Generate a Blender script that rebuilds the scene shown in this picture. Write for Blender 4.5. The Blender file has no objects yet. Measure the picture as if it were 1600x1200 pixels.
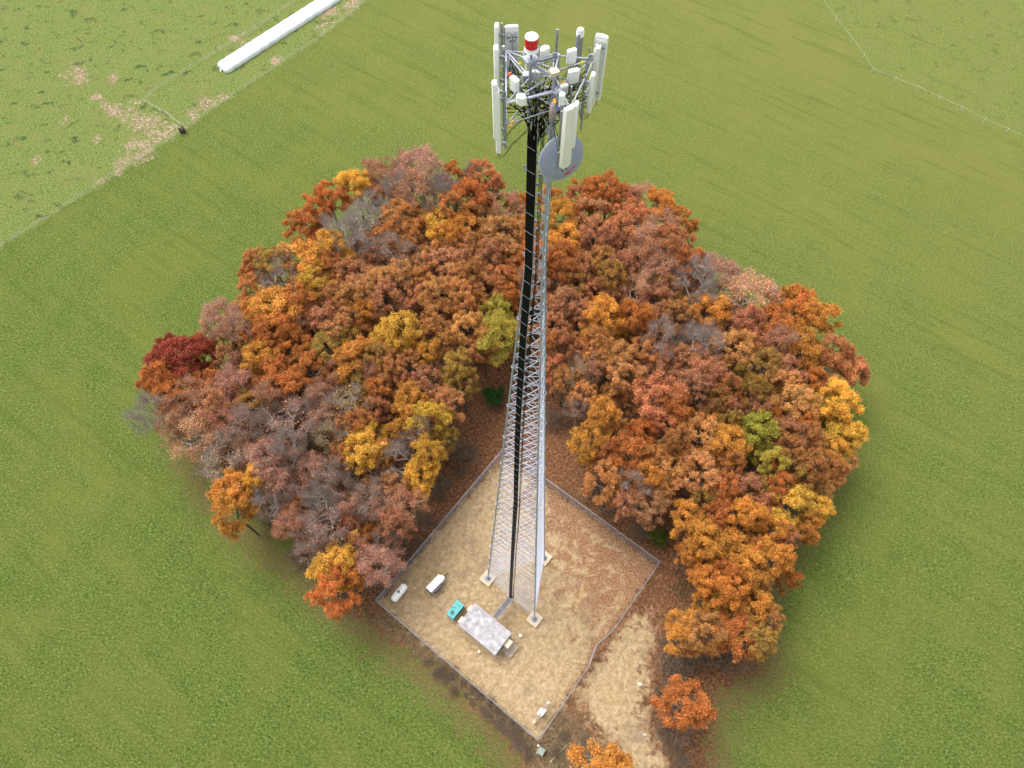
import bpy, math, random
import numpy as np
from mathutils import Vector, Matrix
R = math.radians
sc = bpy.context.scene
# ------------------------------------------------------------------ camera
F_PX, PITCH, ROLL, YAW, CAM_H, CAM_D = 1106.355, 1.0968, -0.0057, -0.0616, 111.42, 22.33
cy_, sy_ = math.cos(YAW), math.sin(YAW)
FW = Vector((sy_*math.cos(PITCH), cy_*math.cos(PITCH), -math.sin(PITCH)))
RT0 = Vector((cy_, -sy_, 0)); UP0 = RT0.cross(FW)
RT = RT0*math.cos(ROLL) + UP0*math.sin(ROLL)
UP = UP0*math.cos(ROLL) - RT0*math.sin(ROLL)
CAM = Vector((0, -CAM_D, CAM_H))
cam_d = bpy.data.cameras.new('camera'); cam = bpy.data.objects.new('camera', cam_d)
sc.collection.objects.link(cam); sc.camera = cam
cam_d.sensor_width = 36; cam_d.lens = F_PX/1600*36; cam_d.clip_end = 5000; cam_d.clip_start = .5
m3 = Matrix((RT, UP, -FW)).transposed()
cam.matrix_world = Matrix.Translation(CAM) @ m3.to_4x4()
# ------------------------------------------------------------------ world + sun (bright overcast)
SUN_EL, SUN_AZ = 60, 315          # azimuth clockwise from +y: light from back left
w = bpy.data.worlds.new('World'); sc.world = w; w.use_nodes = True
nt = w.node_tree; nt.nodes.clear()
sky = nt.nodes.new('ShaderNodeTexSky'); sky.sky_type = 'NISHITA'; sky.sun_disc = False
sky.sun_elevation = R(SUN_EL); sky.sun_rotation = R(SUN_AZ); sky.dust_density = 4; sky.air_density = 1.0
hs = nt.nodes.new('ShaderNodeHueSaturation'); hs.inputs['Saturation'].default_value = .16
bg = nt.nodes.new('ShaderNodeBackground'); bg.inputs['Strength'].default_value = .15
wo = nt.nodes.new('ShaderNodeOutputWorld')
nt.links.new(sky.outputs[0], hs.inputs['Color']); nt.links.new(hs.outputs[0], bg.inputs[0]); nt.links.new(bg.outputs[0], wo.inputs[0])
sd = bpy.data.lights.new('sun', 'SUN'); sd.energy = 1.1; sd.angle = R(35); sd.color = (1, .96, .9)
so = bpy.data.objects.new('sun', sd); sc.collection.objects.link(so)
sdir = Vector((math.sin(R(SUN_AZ))*math.cos(R(SUN_EL)), math.cos(R(SUN_AZ))*math.cos(R(SUN_EL)), math.sin(R(SUN_EL))))
so.rotation_euler = sdir.to_track_quat('Z', 'Y').to_euler()
sc.view_settings.view_transform = 'Standard'; sc.view_settings.look = 'None'
sc.view_settings.exposure = 1.13; sc.view_settings.gamma = 1
sc.cycles.max_bounces = 5; sc.cycles.diffuse_bounces = 3; sc.cycles.transparent_max_bounces = 6
sc.cycles.use_denoising = True

rnd = random.Random(7)
# ------------------------------------------------------------------ helpers
def at(x, y, z=0.0):
    """point of height z seen at photograph pixel x, y (survey of the photo)"""
    d = FW*F_PX + RT*(x-800) - UP*(y-600)
    return CAM + d*((z-CAM_H)/d.z)
def pix(P):
    v = Vector(P)-CAM; zc = v.dot(FW)
    return 800+F_PX*v.dot(RT)/zc, 600-F_PX*v.dot(UP)/zc

class MB:
    def __init__(s): s.v=[]; s.f=[]
    def add(s, vs, fs):
        o=len(s.v); s.v += [tuple(p) for p in vs]; s.f += [tuple(i+o for i in f) for f in fs]; return s
    def box(s, c, size, rz=0, bev=0, M=None):
        hx,hy,hz = size[0]/2,size[1]/2,size[2]/2
        if bev:
            b=min(bev,hx*.9,hy*.9,hz*.9); vs=[];fs=[]
            # chamfered box: bottom ring inset, rings, top ring inset
            def ring(ix,iy,z):
                return [(-hx+ix,-hy+iy,z),(hx-ix,-hy+iy,z),(hx-ix,hy-iy,z),(-hx+ix,hy-iy,z)]
            def oct_(i,z):
                return [(-hx+b+i,-hy+i,z),(hx-b-i,-hy+i,z),(hx-i,-hy+b+i,z),(hx-i,hy-b-i,z),(hx-b-i,hy-i,z),(-hx+b+i,hy-i,z),(-hx+i,hy-b-i,z),(-hx+i,-hy+b+i,z)]
            bi=b*.6
            rings=[oct_(bi*.5,-hz),oct_(0,-hz+bi),oct_(0,hz-bi),oct_(bi*.5,hz)]
            for r_ in rings: vs+=r_
            for k in range(3):
                for j in range(8): fs.append((k*8+j,k*8+(j+1)%8,(k+1)*8+(j+1)%8,(k+1)*8+j))
            fs.append(tuple(reversed(range(8)))); fs.append(tuple(range(24,32)))
        else:
            vs=[(x*hx,y*hy,z*hz) for x in(-1,1) for y in(-1,1) for z in(-1,1)]
            fs=[(0,1,3,2),(4,6,7,5),(0,4,5,1),(2,3,7,6),(0,2,6,4),(1,5,7,3)]
        ca,sa=math.cos(rz),math.sin(rz)
        if M is not None: vs=[tuple(M@Vector(p)+Vector(c)) for p in vs]
        else: vs=[(c[0]+p[0]*ca-p[1]*sa, c[1]+p[0]*sa+p[1]*ca, c[2]+p[2]) for p in vs]
        return s.add(vs,fs)
    def tube(s, a, b, r0, r1=None, n=8, cap=True):
        a=Vector(a); b=Vector(b); r1=r0 if r1 is None else r1
        d=(b-a)
        if d.length<1e-6: return s
        d.normalize(); x=d.orthogonal().normalized(); y=d.cross(x)
        vs=[];fs=[]
        for p,r in((a,r0),(b,r1)):
            for k in range(n):
                t=2*math.pi*k/n; vs.append(p+x*(r*math.cos(t))+y*(r*math.sin(t)))
        for k in range(n): fs.append((k,(k+1)%n,n+(k+1)%n,n+k))
        if cap: fs.append(tuple(reversed(range(n)))); fs.append(tuple(range(n,2*n)))
        return s.add(vs,fs)
    def path(s, pts, r, n=5):
        pts=[Vector(p) for p in pts]; vs=[];fs=[]
        ref=Vector((.3,.2,1)).normalized()
        for i,p in enumerate(pts):
            d=(pts[min(i+1,len(pts)-1)]-pts[max(i-1,0)]).normalized()
            x=d.cross(ref)
            if x.length<.1: x=d.cross(Vector((1,0,0)))
            x.normalize(); y=d.cross(x); rr=r(i/(len(pts)-1)) if callable(r) else r
            for k in range(n):
                t=2*math.pi*k/n; vs.append(p+x*(rr*math.cos(t))+y*(rr*math.sin(t)))
        for i in range(len(pts)-1):
            for k in range(n): fs.append((i*n+k,i*n+(k+1)%n,(i+1)*n+(k+1)%n,(i+1)*n+k))
        fs.append(tuple(reversed(range(n)))); fs.append(tuple(range((len(pts)-1)*n,len(pts)*n)))
        return s.add(vs,fs)
    def lathe(s, prof, c=(0,0,0), axis=(0,0,1), n=24):
        ax=Vector(axis).normalized(); x=ax.orthogonal().normalized(); y=ax.cross(x); c=Vector(c); vs=[];fs=[]
        for r,h in prof:
            for k in range(n):
                t=2*math.pi*k/n; vs.append(c+ax*h+x*(r*math.cos(t))+y*(r*math.sin(t)))
        for i in range(len(prof)-1):
            for k in range(n): fs.append((i*n+k,i*n+(k+1)%n,(i+1)*n+(k+1)%n,(i+1)*n+k))
        fs.append(tuple(reversed(range(n)))); fs.append(tuple(range((len(prof)-1)*n,len(prof)*n)))
        return s.add(vs,fs)
    def build(s, name, mat, parent=None, smooth=False, origin=None):
        me=bpy.data.meshes.new(name)
        if parent is not None and origin is None: origin=parent['_o'] if '_o' in parent.keys() else (0,0,0)
        o_=Vector(origin) if origin is not None else Vector((0,0,0))
        me.from_pydata([tuple(Vector(p)-o_) for p in s.v],[],s.f); me.materials.append(mat); me.update()
        if smooth:
            me.polygons.foreach_set('use_smooth',[True]*len(me.polygons))
            try: me.set_sharp_from_angle(angle=R(40))
            except Exception: pass
        ob=bpy.data.objects.new(name,me); sc.collection.objects.link(ob)
        if parent is not None: ob.parent=parent
        else: ob.location=o_
        return ob
ORIG={}
def tag(o,label=None,cat=None,group=None,kind=None):
    if label: o['label']=label
    if cat: o['category']=cat
    if group: o['group']=group
    if kind: o['kind']=kind
    return o
class Thing:
    """Empty at the thing's base; parts are given in world coordinates"""
    def __init__(s,name,label,cat,loc=(0,0,0),group=None):
        s.e=bpy.data.objects.new(name,None); sc.collection.objects.link(s.e); s.e.location=loc; s.loc=Vector(loc)
        s.e.empty_display_size=.3
        tag(s.e,label,cat,group)
    def part(s,name,mb,mat,smooth=False,parent=None,label=None):
        o=mb.build(name,mat,None,smooth,origin=s.loc)
        o.location=(0,0,0); o.parent=parent or s.e
        if label: o['label']=label
        return o

# ------------------------------------------------------------------ materials
def newmat(name):
    m=bpy.data.materials.new(name); m.use_nodes=True; n=m.node_tree; n.nodes.clear()
    out=n.nodes.new('ShaderNodeOutputMaterial'); p=n.nodes.new('ShaderNodeBsdfPrincipled')
    n.links.new(p.outputs[0],out.inputs[0]); return m,n,p,out
def noisy(name,c1,c2,scale=3,rough=.6,metal=0,detail=5,bump=0,c3=None,thr=(.35,.65),spec=.4):
    m,n,p,out=newmat(name)
    tc=n.nodes.new('ShaderNodeTexCoord'); nz=n.nodes.new('ShaderNodeTexNoise')
    nz.inputs['Scale'].default_value=scale; nz.inputs['Detail'].default_value=detail; nz.inputs['Roughness'].default_value=.65
    n.links.new(tc.outputs['Object'],nz.inputs['Vector'])
    cr=n.nodes.new('ShaderNodeValToRGB'); e=cr.color_ramp.elements
    e[0].position=thr[0]; e[1].position=thr[1]; e[0].color=(*c1,1); e[1].color=(*c2,1)
    if c3: q=cr.color_ramp.elements.new(min(.98,thr[1]+.15)); q.color=(*c3,1)
    n.links.new(nz.outputs[0],cr.inputs[0]); n.links.new(cr.outputs[0],p.inputs['Base Color'])
    p.inputs['Roughness'].default_value=rough; p.inputs['Metallic'].default_value=metal
    p.inputs['Specular IOR Level'].default_value=spec
    if bump:
        b=n.nodes.new('ShaderNodeBump'); b.inputs['Strength'].default_value=bump; b.inputs['Distance'].default_value=.05
        n.links.new(nz.outputs[0],b.inputs['Height']); n.links.new(b.outputs[0],p.inputs['Normal'])
    return m
M={}
M['galv']=noisy('galvanised_steel',(.29,.315,.375),(.42,.445,.51),6,.5,.3)
M['galv_dark']=noisy('weathered_steel',(.22,.235,.26),(.34,.36,.39),5,.55,.35)
M['white']=noisy('white_shell',(.82,.82,.80),(.88,.88,.87),4,.45)
M['cream']=noisy('aged_radome',(.76,.75,.68),(.83,.82,.76),3,.5)
M['backgrey']=noisy('antenna_back',(.56,.575,.57),(.66,.67,.66),6,.5)
M['black']=noisy('black_jacket',(.004,.004,.005),(.010,.010,.011),8,.6,spec=.12)
M['dish']=noisy('dish_radome_grey',(.255,.285,.375),(.30,.33,.425),1.4,.6)
M['dish_rim']=noisy('dish_rim',(.34,.37,.43),(.42,.45,.5),3,.5)
M['red']=noisy('red_lens',(.50,.006,.010),(.60,.012,.016),5,.2)
M['redpaint']=noisy('red_paint',(.62,.02,.015),(.68,.03,.02),5,.5)
M['orange_tape']=noisy('orange_tape',(.75,.22,.02),(.8,.3,.03),8,.5)
M['yellow_tape']=noisy('yellow_tape',(.7,.5,.03),(.75,.58,.05),8,.5)
M['blue_tape']=noisy('blue_tape',(.02,.07,.5),(.03,.1,.55),8,.5)
M['concrete']=noisy('footing_concrete',(.42,.335,.235),(.54,.44,.32),1.6,.85,0,8,.2)
M['steel_base']=noisy('base_plate_steel',(.2,.22,.25),(.3,.32,.35),5,.6,.3)
M['roof']=noisy('stained_white_roof',(.22,.205,.215),(.37,.35,.365),1.3,.8,0,14,.2,(.58,.57,.57),(.34,.56))
M['wall_tan']=noisy('tan_aggregate_wall',(.26,.19,.12),(.36,.27,.18),4,.9)
M['tan']=noisy('tan_paint',(.52,.43,.31),(.6,.51,.38),3,.5)
M['door']=noisy('door_paint',(.3,.25,.19),(.34,.29,.23),3,.5)
M['tankwhite']=noisy('tank_white_enamel',(.84,.85,.84),(.88,.89,.88),2,.25)
M['trailer']=noisy('trailer_white',(.82,.83,.85),(.86,.87,.88),2,.3)
M['navy']=noisy('dark_navy_panel',(.018,.018,.04),(.04,.038,.075),6,.5)
M['tyre']=noisy('tyre_rubber',(.012,.012,.013),(.025,.025,.027),8,.8)
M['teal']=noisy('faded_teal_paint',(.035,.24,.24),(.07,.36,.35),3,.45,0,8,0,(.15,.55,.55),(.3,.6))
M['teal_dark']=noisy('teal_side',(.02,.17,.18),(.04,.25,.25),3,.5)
M['darkvent']=noisy('dark_vent',(.006,.02,.03),(.02,.05,.06),20,.7)
M['wood']=noisy('weathered_wood',(.12,.09,.07),(.2,.16,.12),6,.9)
M['grating']=noisy('grating_steel',(.10,.11,.14),(.16,.17,.2),12,.6,.3)
M['deck']=noisy('stoop_concrete',(.34,.28,.22),(.46,.38,.30),3,.9)
M['boxgrey']=noisy('pedestal_grey_green',(.17,.2,.18),(.24,.27,.25),5,.6)
M['plastic']=noisy('silage_film',(.66,.75,.77),(.84,.88,.89),.25,.3,0,6,.1)
M['wire']=noisy('white_fence_tape',(.42,.42,.36),(.55,.55,.48),1,.6)
M['fencepost_white']=noisy('white_plastic_post',(.5,.5,.45),(.6,.6,.55),3,.6)
M['trough']=noisy('dark_weathered_timber',(.045,.035,.035),(.09,.07,.07),5,.9)
M['bark']=noisy('oak_bark',(.055,.043,.038),(.11,.09,.08),3,.95)
M['bark_grey']=noisy('grey_bark',(.27,.225,.195),(.42,.36,.32),3,.95)
M['brush']=noisy('dead_brush',(.15,.115,.08),(.30,.24,.17),3,.95)
M['stone']=noisy('pale_stone',(.4,.33,.27),(.6,.52,.45),4,.9)

def leafmat(name):
    m,n,p,out=newmat(name)
    oi=n.nodes.new('ShaderNodeObjectInfo')
    a2=n.nodes.new('ShaderNodeAttribute'); a2.attribute_type='OBJECT'; a2.attribute_name='second_colour'
    t=n.nodes.new('ShaderNodeAttribute'); t.attribute_type='GEOMETRY'; t.attribute_name='tint'
    sep=n.nodes.new('ShaderNodeSeparateColor'); n.links.new(t.outputs['Color'],sep.inputs[0])
    mx=n.nodes.new('ShaderNodeMix'); mx.data_type='RGBA'
    n.links.new(sep.outputs[0],mx.inputs[0]); n.links.new(oi.outputs['Color'],mx.inputs[6]); n.links.new(a2.outputs['Color'],mx.inputs[7])
    # leaf to leaf value variation
    mr=n.nodes.new('ShaderNodeMapRange'); mr.inputs[3].default_value=.50; mr.inputs[4].default_value=1.55
    n.links.new(sep.outputs[1],mr.inputs[0])
    hsv=n.nodes.new('ShaderNodeHueSaturation'); n.links.new(mx.outputs[2],hsv.inputs['Color']); n.links.new(mr.outputs[0],hsv.inputs['Value'])
    mh=n.nodes.new('ShaderNodeMapRange'); mh.inputs[3].default_value=.488; mh.inputs[4].default_value=.512
    n.links.new(sep.outputs[2],mh.inputs[0]); n.links.new(mh.outputs[0],hsv.inputs['Hue'])
    n.links.new(hsv.outputs[0],p.inputs['Base Color']); p.inputs['Roughness'].default_value=.75; p.inputs['Specular IOR Level'].default_value=.25
    tr=n.nodes.new('ShaderNodeBsdfTranslucent'); n.links.new(hsv.outputs[0],tr.inputs[0])
    ms=n.nodes.new('ShaderNodeMixShader'); ms.inputs[0].default_value=.4
    n.links.new(p.outputs[0],ms.inputs[1]); n.links.new(tr.outputs[0],ms.inputs[2]); n.links.new(ms.outputs[0],out.inputs[0])
    return m
M['leaf']=leafmat('autumn_leaves')

# ------------------------------------------------------------------ ground
CANG=-.6057
U=Vector((math.cos(CANG),math.sin(CANG),0)); V=Vector((-math.sin(CANG),math.cos(CANG),0)); C0=Vector((-.42,.14,0))
def cp(u,v,z=0): return C0+U*u+V*v+Vector((0,0,z))
SU,SV=15.24,15.49
cL,cB,cR,cT=cp(-SU,-SV),cp(SU,-SV),cp(SU,SV),cp(-SU,SV)
def sdist(P,poly):
    """signed distance (positive inside) of points P (n,2) to polygon"""
    poly=np.asarray(poly); n=len(poly); d=np.full(len(P),1e9); ins=np.zeros(len(P),bool)
    for i in range(n):
        a=poly[i];b=poly[(i+1)%n]; e=b-a; w_=P-a
        t=np.clip((w_@e)/(e@e),0,1); dd=np.linalg.norm(w_-t[:,None]*e,axis=1); d=np.minimum(d,dd)
        c1=(a[1]<=P[:,1])&(b[1]>P[:,1]); c2=(a[1]>P[:,1])&(b[1]<=P[:,1])
        cr=e[0]*w_[:,1]-e[1]*w_[:,0]
        ins^=(c1&(cr>0))|(c2&(cr<0))
    return np.where(ins,d,-d)
def ldist(P,line):
    line=np.asarray(line); d=np.full(len(P),1e9)
    for i in range(len(line)-1):
        a=line[i];e=line[i+1]-a; w_=P-a; t=np.clip((w_@e)/(e@e),0,1); d=np.minimum(d,np.linalg.norm(w_-t[:,None]*e,axis=1))
    return d
def pp(lst): return [tuple(at(x,y))[:2] for x,y in lst]
FOREST=pp([(262,610),(285,690),(345,790),(400,835),(460,880),(520,935),(590,985),(690,1060),(770,1130),(815,1195),(850,1260),(1120,1260),(1105,1160),(1120,1090),(1195,1040),(1185,950),(1215,870),(1262,800),(1290,730),(1325,650),(1300,565),(1250,515),(1180,475),(1110,425),(1060,375),(1000,338),(900,330),(840,345),(760,325),(680,318),(600,318),(540,350),(480,405),(430,455),(380,515),(330,575)])
BRUSH=pp([(600,968),(700,1045),(790,1120),(835,1165),(835,1260),(1000,1260),(930,1170),(880,1120),(842,1160)])
COMP=[(p.x,p.y) for p in (cL,cB,cR,cT)]
TRACK=pp([(955,990),(985,965),(1015,965),(1022,1000),(1006,1060),(1003,1112),(1022,1160),(1054,1240),(1003,1240),(968,1172),(925,1125),(900,1092),(930,1040)])
FARM_FENCE=[(-30,408),(26,372),(74,342),(120,313),(164,285),(222,248),(283,208),(325,178),(363,152),(400,127),(438,102),(472,79),(505,58),(533,35),(560,12),(600,-20)]
FARM_IN=[(284,197),(262,180),(226,160),(246,141),(300,108),(344,80),(400,46),(436,22),(470,-2),(500,-20)]
FAR_RIGHT=[(1266,-20),(1281,0),(1305,33),(1330,65),(1348,90),(1362,112),(1397,127),(1432,140),(1466,156),(1500,172),(1536,190),(1572,206),(1610,223),(1650,243)]
PAST=pp([(-60,430)]+FARM_FENCE+[(600,-200),(-300,-200),(-300,430)])
PASTR=pp(FAR_RIGHT+[(1900,243),(1900,-150),(1200,-150)])
GX0,GX1,GY0,GY1,GS=-175,165,-50,215,.55
nx=int((GX1-GX0)/GS)+1; ny=int((GY1-GY0)/GS)+1
xs=np.linspace(GX0,GX1,nx); ys=np.linspace(GY0,GY1,ny)
XX,YY=np.meshgrid(xs,ys); P2=np.stack([XX.ravel(),YY.ravel()],1)
dF=sdist(P2,FOREST); dC=sdist(P2,COMP); dT=sdist(P2,TRACK); dPR=sdist(P2,PASTR); dP=np.maximum(sdist(P2,PAST),dPR); dB=sdist(P2,BRUSH)
bare=np.zeros(len(P2))
for (x,y,r) in [(118,114,4.5),(128,120,3),(152,150,2),(165,162,2.4),(185,172,4),(205,180,5),(225,190,5.5),(245,198,5.5),(262,205,4.5),(240,212,5),(222,230,5),(200,250,4),(186,262,3),(160,282,2),(178,120,2.5),(385,62,3),(395,70,2.5),(365,60,2),(520,20,4),(505,42,2.5),(320,165,3),(345,150,2.5),(300,180,2.5),(545,8,4),(430,95,2),(150,215,2),(100,190,2),(60,250,2)]:
    c=np.array(at(x,y)[:2]); bare=np.maximum(bare,np.clip(1.12-.62*np.linalg.norm(P2-c,axis=1)/r,0,.9))
dl=np.minimum(ldist(P2,pp(FARM_FENCE)),np.minimum(ldist(P2,pp(FAR_RIGHT))+.25,ldist(P2,pp(FARM_IN))+.2))
bare=np.maximum(bare,np.clip(.62-dl*.42,0,.6))
ramp=lambda d,w_: np.clip(.5+d/w_/2,0,1)
mF=ramp(dF-3.0*(P2[:,1]>-2),3.5); mC=ramp(dC,1.0); mT=ramp(dT+.6,5); mP=ramp(dP,.8)*np.where(dPR>-1,.45,1)
MOT=pp([(1027,888),(1052,925),(1040,1000),(1016,1010),(1000,1112),(905,1130),(845,1152)]); mMOT=ramp(sdist(P2,MOT),6)*.47
mT=np.maximum(mT,mMOT)
mC=np.maximum(mC,ramp(sdist(P2,COMP)+1.2,1.5)*.45)
# dry / brownish grass margin outside the wood, and leaf litter blown in the yard (more to the top right)
dry=np.clip(1-np.abs(dF+1)/7,0,1)*(P2[:,1]<30)*.9
lit=np.clip(.42+.036*((P2-np.array([C0.x,C0.y]))@np.array([.82,.57])),0,.85)+np.clip(.35-np.abs(dC)/4,0,.35)
lit=np.where(P2@np.array([U.x,U.y])<-9,lit-.15,lit)
far=np.clip((YY.ravel()-30+.55*XX.ravel())/150,0,1)
brn=ramp(dB,3)
verts=np.zeros((nx*ny,3),np.float32); verts[:,0]=P2[:,0]; verts[:,1]=P2[:,1]
ii=np.arange(nx*ny).reshape(ny,nx); quads=np.stack([ii[:-1,:-1],ii[:-1,1:],ii[1:,1:],ii[1:,:-1]],-1).reshape(-1,4)
fc=quads[:,0]
cls=np.zeros(len(quads),int)
cls[dP[fc]>0]=4
cls[mF[fc]>.5]=1; cls[dT[fc]>0]=3; cls[dC[fc]>0]=2
def groundmat():
    m,n,p,out=newmat('field_and_soil'); N=n.nodes; L=n.links
    tc=N.new('ShaderNodeTexCoord')
    def noise(sc_,det=6,ro=.6,dist=0,vec=None):
        z=N.new('ShaderNodeTexNoise'); z.inputs['Scale'].default_value=sc_; z.inputs['Detail'].default_value=det
        z.inputs['Roughness'].default_value=ro; z.inputs['Distortion'].default_value=dist
        L.new(vec or tc.outputs['Object'],z.inputs['Vector']); return z.outputs[0]
    def ramp_(src,stops):
        c=N.new('ShaderNodeValToRGB'); e=c.color_ramp.elements
        e[0].position=stops[0][0]; e[0].color=(*stops[0][1],1); e[1].position=stops[-1][0]; e[1].color=(*stops[-1][1],1)
        for s_ in stops[1:-1]: q=e.new(s_[0]); q.color=(*s_[1],1)
        L.new(src,c.inputs[0]); return c.outputs[0]
    def mth(op,a,b,c=None):
        x=N.new('ShaderNodeMath'); x.operation=op
        for i,s_ in enumerate((a,b,c)):
            if s_ is None: continue
            if isinstance(s_,(int,float)): x.inputs[i].default_value=s_
            else: L.new(s_,x.inputs[i])
        return x.outputs[0]
    def mix(f,a,b,bt='MIX'):
        x=N.new('ShaderNodeMix'); x.data_type='RGBA'; x.blend_type=bt
        for i,s_ in ((0,f),(6,a),(7,b)):
            if isinstance(s_,(int,float)): x.inputs[i].default_value=s_
            elif isinstance(s_,tuple): x.inputs[i].default_value=(*s_,1)
            else: L.new(s_,x.inputs[i])
        return x.outputs[2]
    def step(a,lo,hi):
        x=N.new('ShaderNodeMapRange'); x.interpolation_type='SMOOTHSTEP'; x.inputs[1].default_value=lo; x.inputs[2].default_value=hi
        L.new(a,x.inputs[0]); return x.outputs[0]
    def attr(name):
        a=N.new('ShaderNodeAttribute'); a.attribute_name=name; s_=N.new('ShaderNodeSeparateColor'); L.new(a.outputs['Color'],s_.inputs[0]); return s_.outputs
    A=attr('mask_a'); B=attr('mask_b'); Cc=attr('mask_c')
    mp=N.new('ShaderNodeMapping'); mp.vector_type='TEXTURE'; mp.inputs['Scale'].default_value=(1.7,1,1); mp.inputs['Rotation'].default_value=(0,0,R(-20)); L.new(tc.outputs['Object'],mp.inputs[0])
    n_f=noise(4.2,6,.74,.5,mp.outputs[0]); n_m=noise(.7,4,.6,.3); n_l=noise(.06,5,.6,.5); n_s=noise(7,3,.6); n_x=noise(.22,6,.62,.8)
    # meadow
    g=ramp_(n_f,[(.38,(.046,.080,.013)),(.46,(.096,.146,.025)),(.53,(.138,.190,.036)),(.61,(.235,.29,.085))])
    g=mix(mth('MULTIPLY',step(n_l,.42,.66),.42),g,(.20,.205,.044))
    g=mix(mth('MULTIPLY',step(n_x,.55,.75),.3),g,(.068,.115,.020))
    g=mix(mth('MULTIPLY',Cc[0],.62),g,(.235,.232,.066))          # paler sward to the far right
    # faint drilled rows and mown streaks
    mps=N.new('ShaderNodeMapping'); mps.vector_type='TEXTURE'; mps.inputs['Rotation'].default_value=(0,0,R(-32)); mps.inputs['Scale'].default_value=(14,1.0,1); L.new(tc.outputs['Object'],mps.inputs[0])
    st=noise(.55,5,.7,.15,mps.outputs[0]); g=mix(mth('MULTIPLY',step(st,.52,.68),.38),g,(.205,.215,.052)); g=mix(mth('MULTIPLY',step(st,.48,.34),.34),g,(.075,.118,.014))
    wv=N.new('ShaderNodeTexWave'); wv.inputs['Scale'].default_value=.045; wv.inputs['Distortion'].default_value=3; wv.inputs['Detail'].default_value=3
    mp2=N.new('ShaderNodeMapping'); mp2.inputs['Rotation'].default_value=(0,0,R(28)); L.new(tc.outputs['Object'],mp2.inputs[0]); L.new(mp2.outputs[0],wv.inputs[0])
    g=mix(mth('MULTIPLY',wv.outputs[1],.13),g,(.19,.20,.05))
    # pasture: yellower, patchy, clumps of darker grass
    pa=ramp_(n_f,[(.38,(.086,.138,.030)),(.5,(.168,.222,.052)),(.61,(.30,.33,.115))])
    pa=mix(step(noise(.35,4,.7,.5),.56,.66),pa,(.065,.105,.03))
    pa=mix(mth('MULTIPLY',step(n_x,.46,.64),.45),pa,(.23,.22,.075))
    g=mix(B[0],g,pa)
    soil=ramp_(noise(2.2,5,.8),[(.36,(.22,.125,.080)),(.46,(.30,.20,.125)),(.54,(.42,.31,.21)),(.60,(.68,.58,.48))])
    bm=step(mth('ADD',B[1],mth('ADD',mth('MULTIPLY',mth('SUBTRACT',noise(1.3,6,.8),.5),2.6),mth('MULTIPLY',mth('SUBTRACT',noise(.28,4,.6),.5),1.6))),.72,1.06)
    g=mix(bm,g,soil)
    # dry margin
    dm=mth('MULTIPLY',step(mth('ADD',B[2],mth('MULTIPLY',mth('SUBTRACT',n_m,.5),1.3)),.35,.9),.75)
    g=mix(dm,g,ramp_(n_f,[(.35,(.13,.10,.035)),(.6,(.22,.165,.07))]))
    # leaf litter floor
    fl=ramp_(noise(2.4,6,.8),[(.36,(.07,.034,.02)),(.46,(.18,.080,.038)),(.54,(.28,.13,.062)),(.64,(.44,.25,.14))])
    fl=mix(mth('MULTIPLY',step(n_x,.5,.7),.55),fl,(.085,.070,.035))
    fl=mix(Cc[1],fl,ramp_(noise(2.6,6,.8),[(.36,(.08,.058,.030)),(.48,(.18,.135,.065)),(.56,(.29,.21,.105)),(.66,(.46,.35,.20))]))
    fm=step(mth('ADD',A[0],mth('MULTIPLY',mth('SUBTRACT',n_m,.5),.9)),.35,.65)
    g=mix(fm,g,fl)
    # yard + track: sandy straw coloured ground
    yd=ramp_(noise(1.3,10,.84,.3),[(.34,(.30,.185,.095)),(.43,(.48,.335,.185)),(.51,(.60,.435,.245)),(.61,(.74,.58,.37))])
    yd=mix(mth('MULTIPLY',step(noise(6,4,.8),.55,.62),.55),yd,(.24,.13,.06))
    yd=mix(mth('MULTIPLY',step(noise(.17,5,.7,.5),.56,.68),.5),yd,(.56,.38,.13))
    yd=mix(mth('MULTIPLY',step(noise(.13,6,.7),.52,.64),.6),yd,(.34,.245,.155))
    tk=N.new('ShaderNodeTexNoise'); tk.inputs['Scale'].default_value=1.0; tk.inputs['Detail'].default_value=7; tk.inputs['Roughness'].default_value=.75; mpt=N.new('ShaderNodeMapping'); mpt.vector_type='TEXTURE'; mpt.inputs['Rotation'].default_value=(0,0,R(55)); mpt.inputs['Scale'].default_value=(7,.9,1); L.new(tc.outputs['Object'],mpt.inputs[0]); L.new(mpt.outputs[0],tk.inputs['Vector'])
    yd=mix(mth('MULTIPLY',step(tk.outputs[0],.52,.62),.42),yd,(.34,.23,.14))
    lm=step(mth('ADD',A[2],mth('MULTIPLY',mth('SUBTRACT',noise(.5,9,.8,.5),.5),2.4)),.50,.90)
    lm=mth('MULTIPLY',lm,.86)
    ym=step(mth('ADD',A[1],mth('MULTIPLY',mth('SUBTRACT',noise(.6,7,.75,.4),.5),1.8)),.38,.66)
    g=mix(ym,g,mix(lm,yd,ramp_(noise(3.5,5,.7),[(.40,(.18,.075,.035)),(.5,(.34,.16,.08)),(.62,(.50,.28,.16))])))
    L.new(g,p.inputs['Base Color']); p.inputs['Roughness'].default_value=.95; p.inputs['Specular IOR Level'].default_value=.1
    b=N.new('ShaderNodeBump'); b.inputs['Strength'].default_value=1; b.inputs['Distance'].default_value=.6
    L.new(n_f,b.inputs['Height']); L.new(b.outputs[0],p.inputs['Normal'])
    return m
M['ground']=groundmat()
colA=np.stack([mF,np.maximum(mC,mT),lit,np.ones_like(mF)],1); colA[:,2]=np.where(dC>-1,lit,np.clip(.62-.16*np.maximum(dT,-2),.15,.9))
colB=np.stack([mP,bare,dry,np.ones_like(mF)],1); colC=np.stack([far,brn,0*far,np.ones_like(mF)],1)
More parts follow.
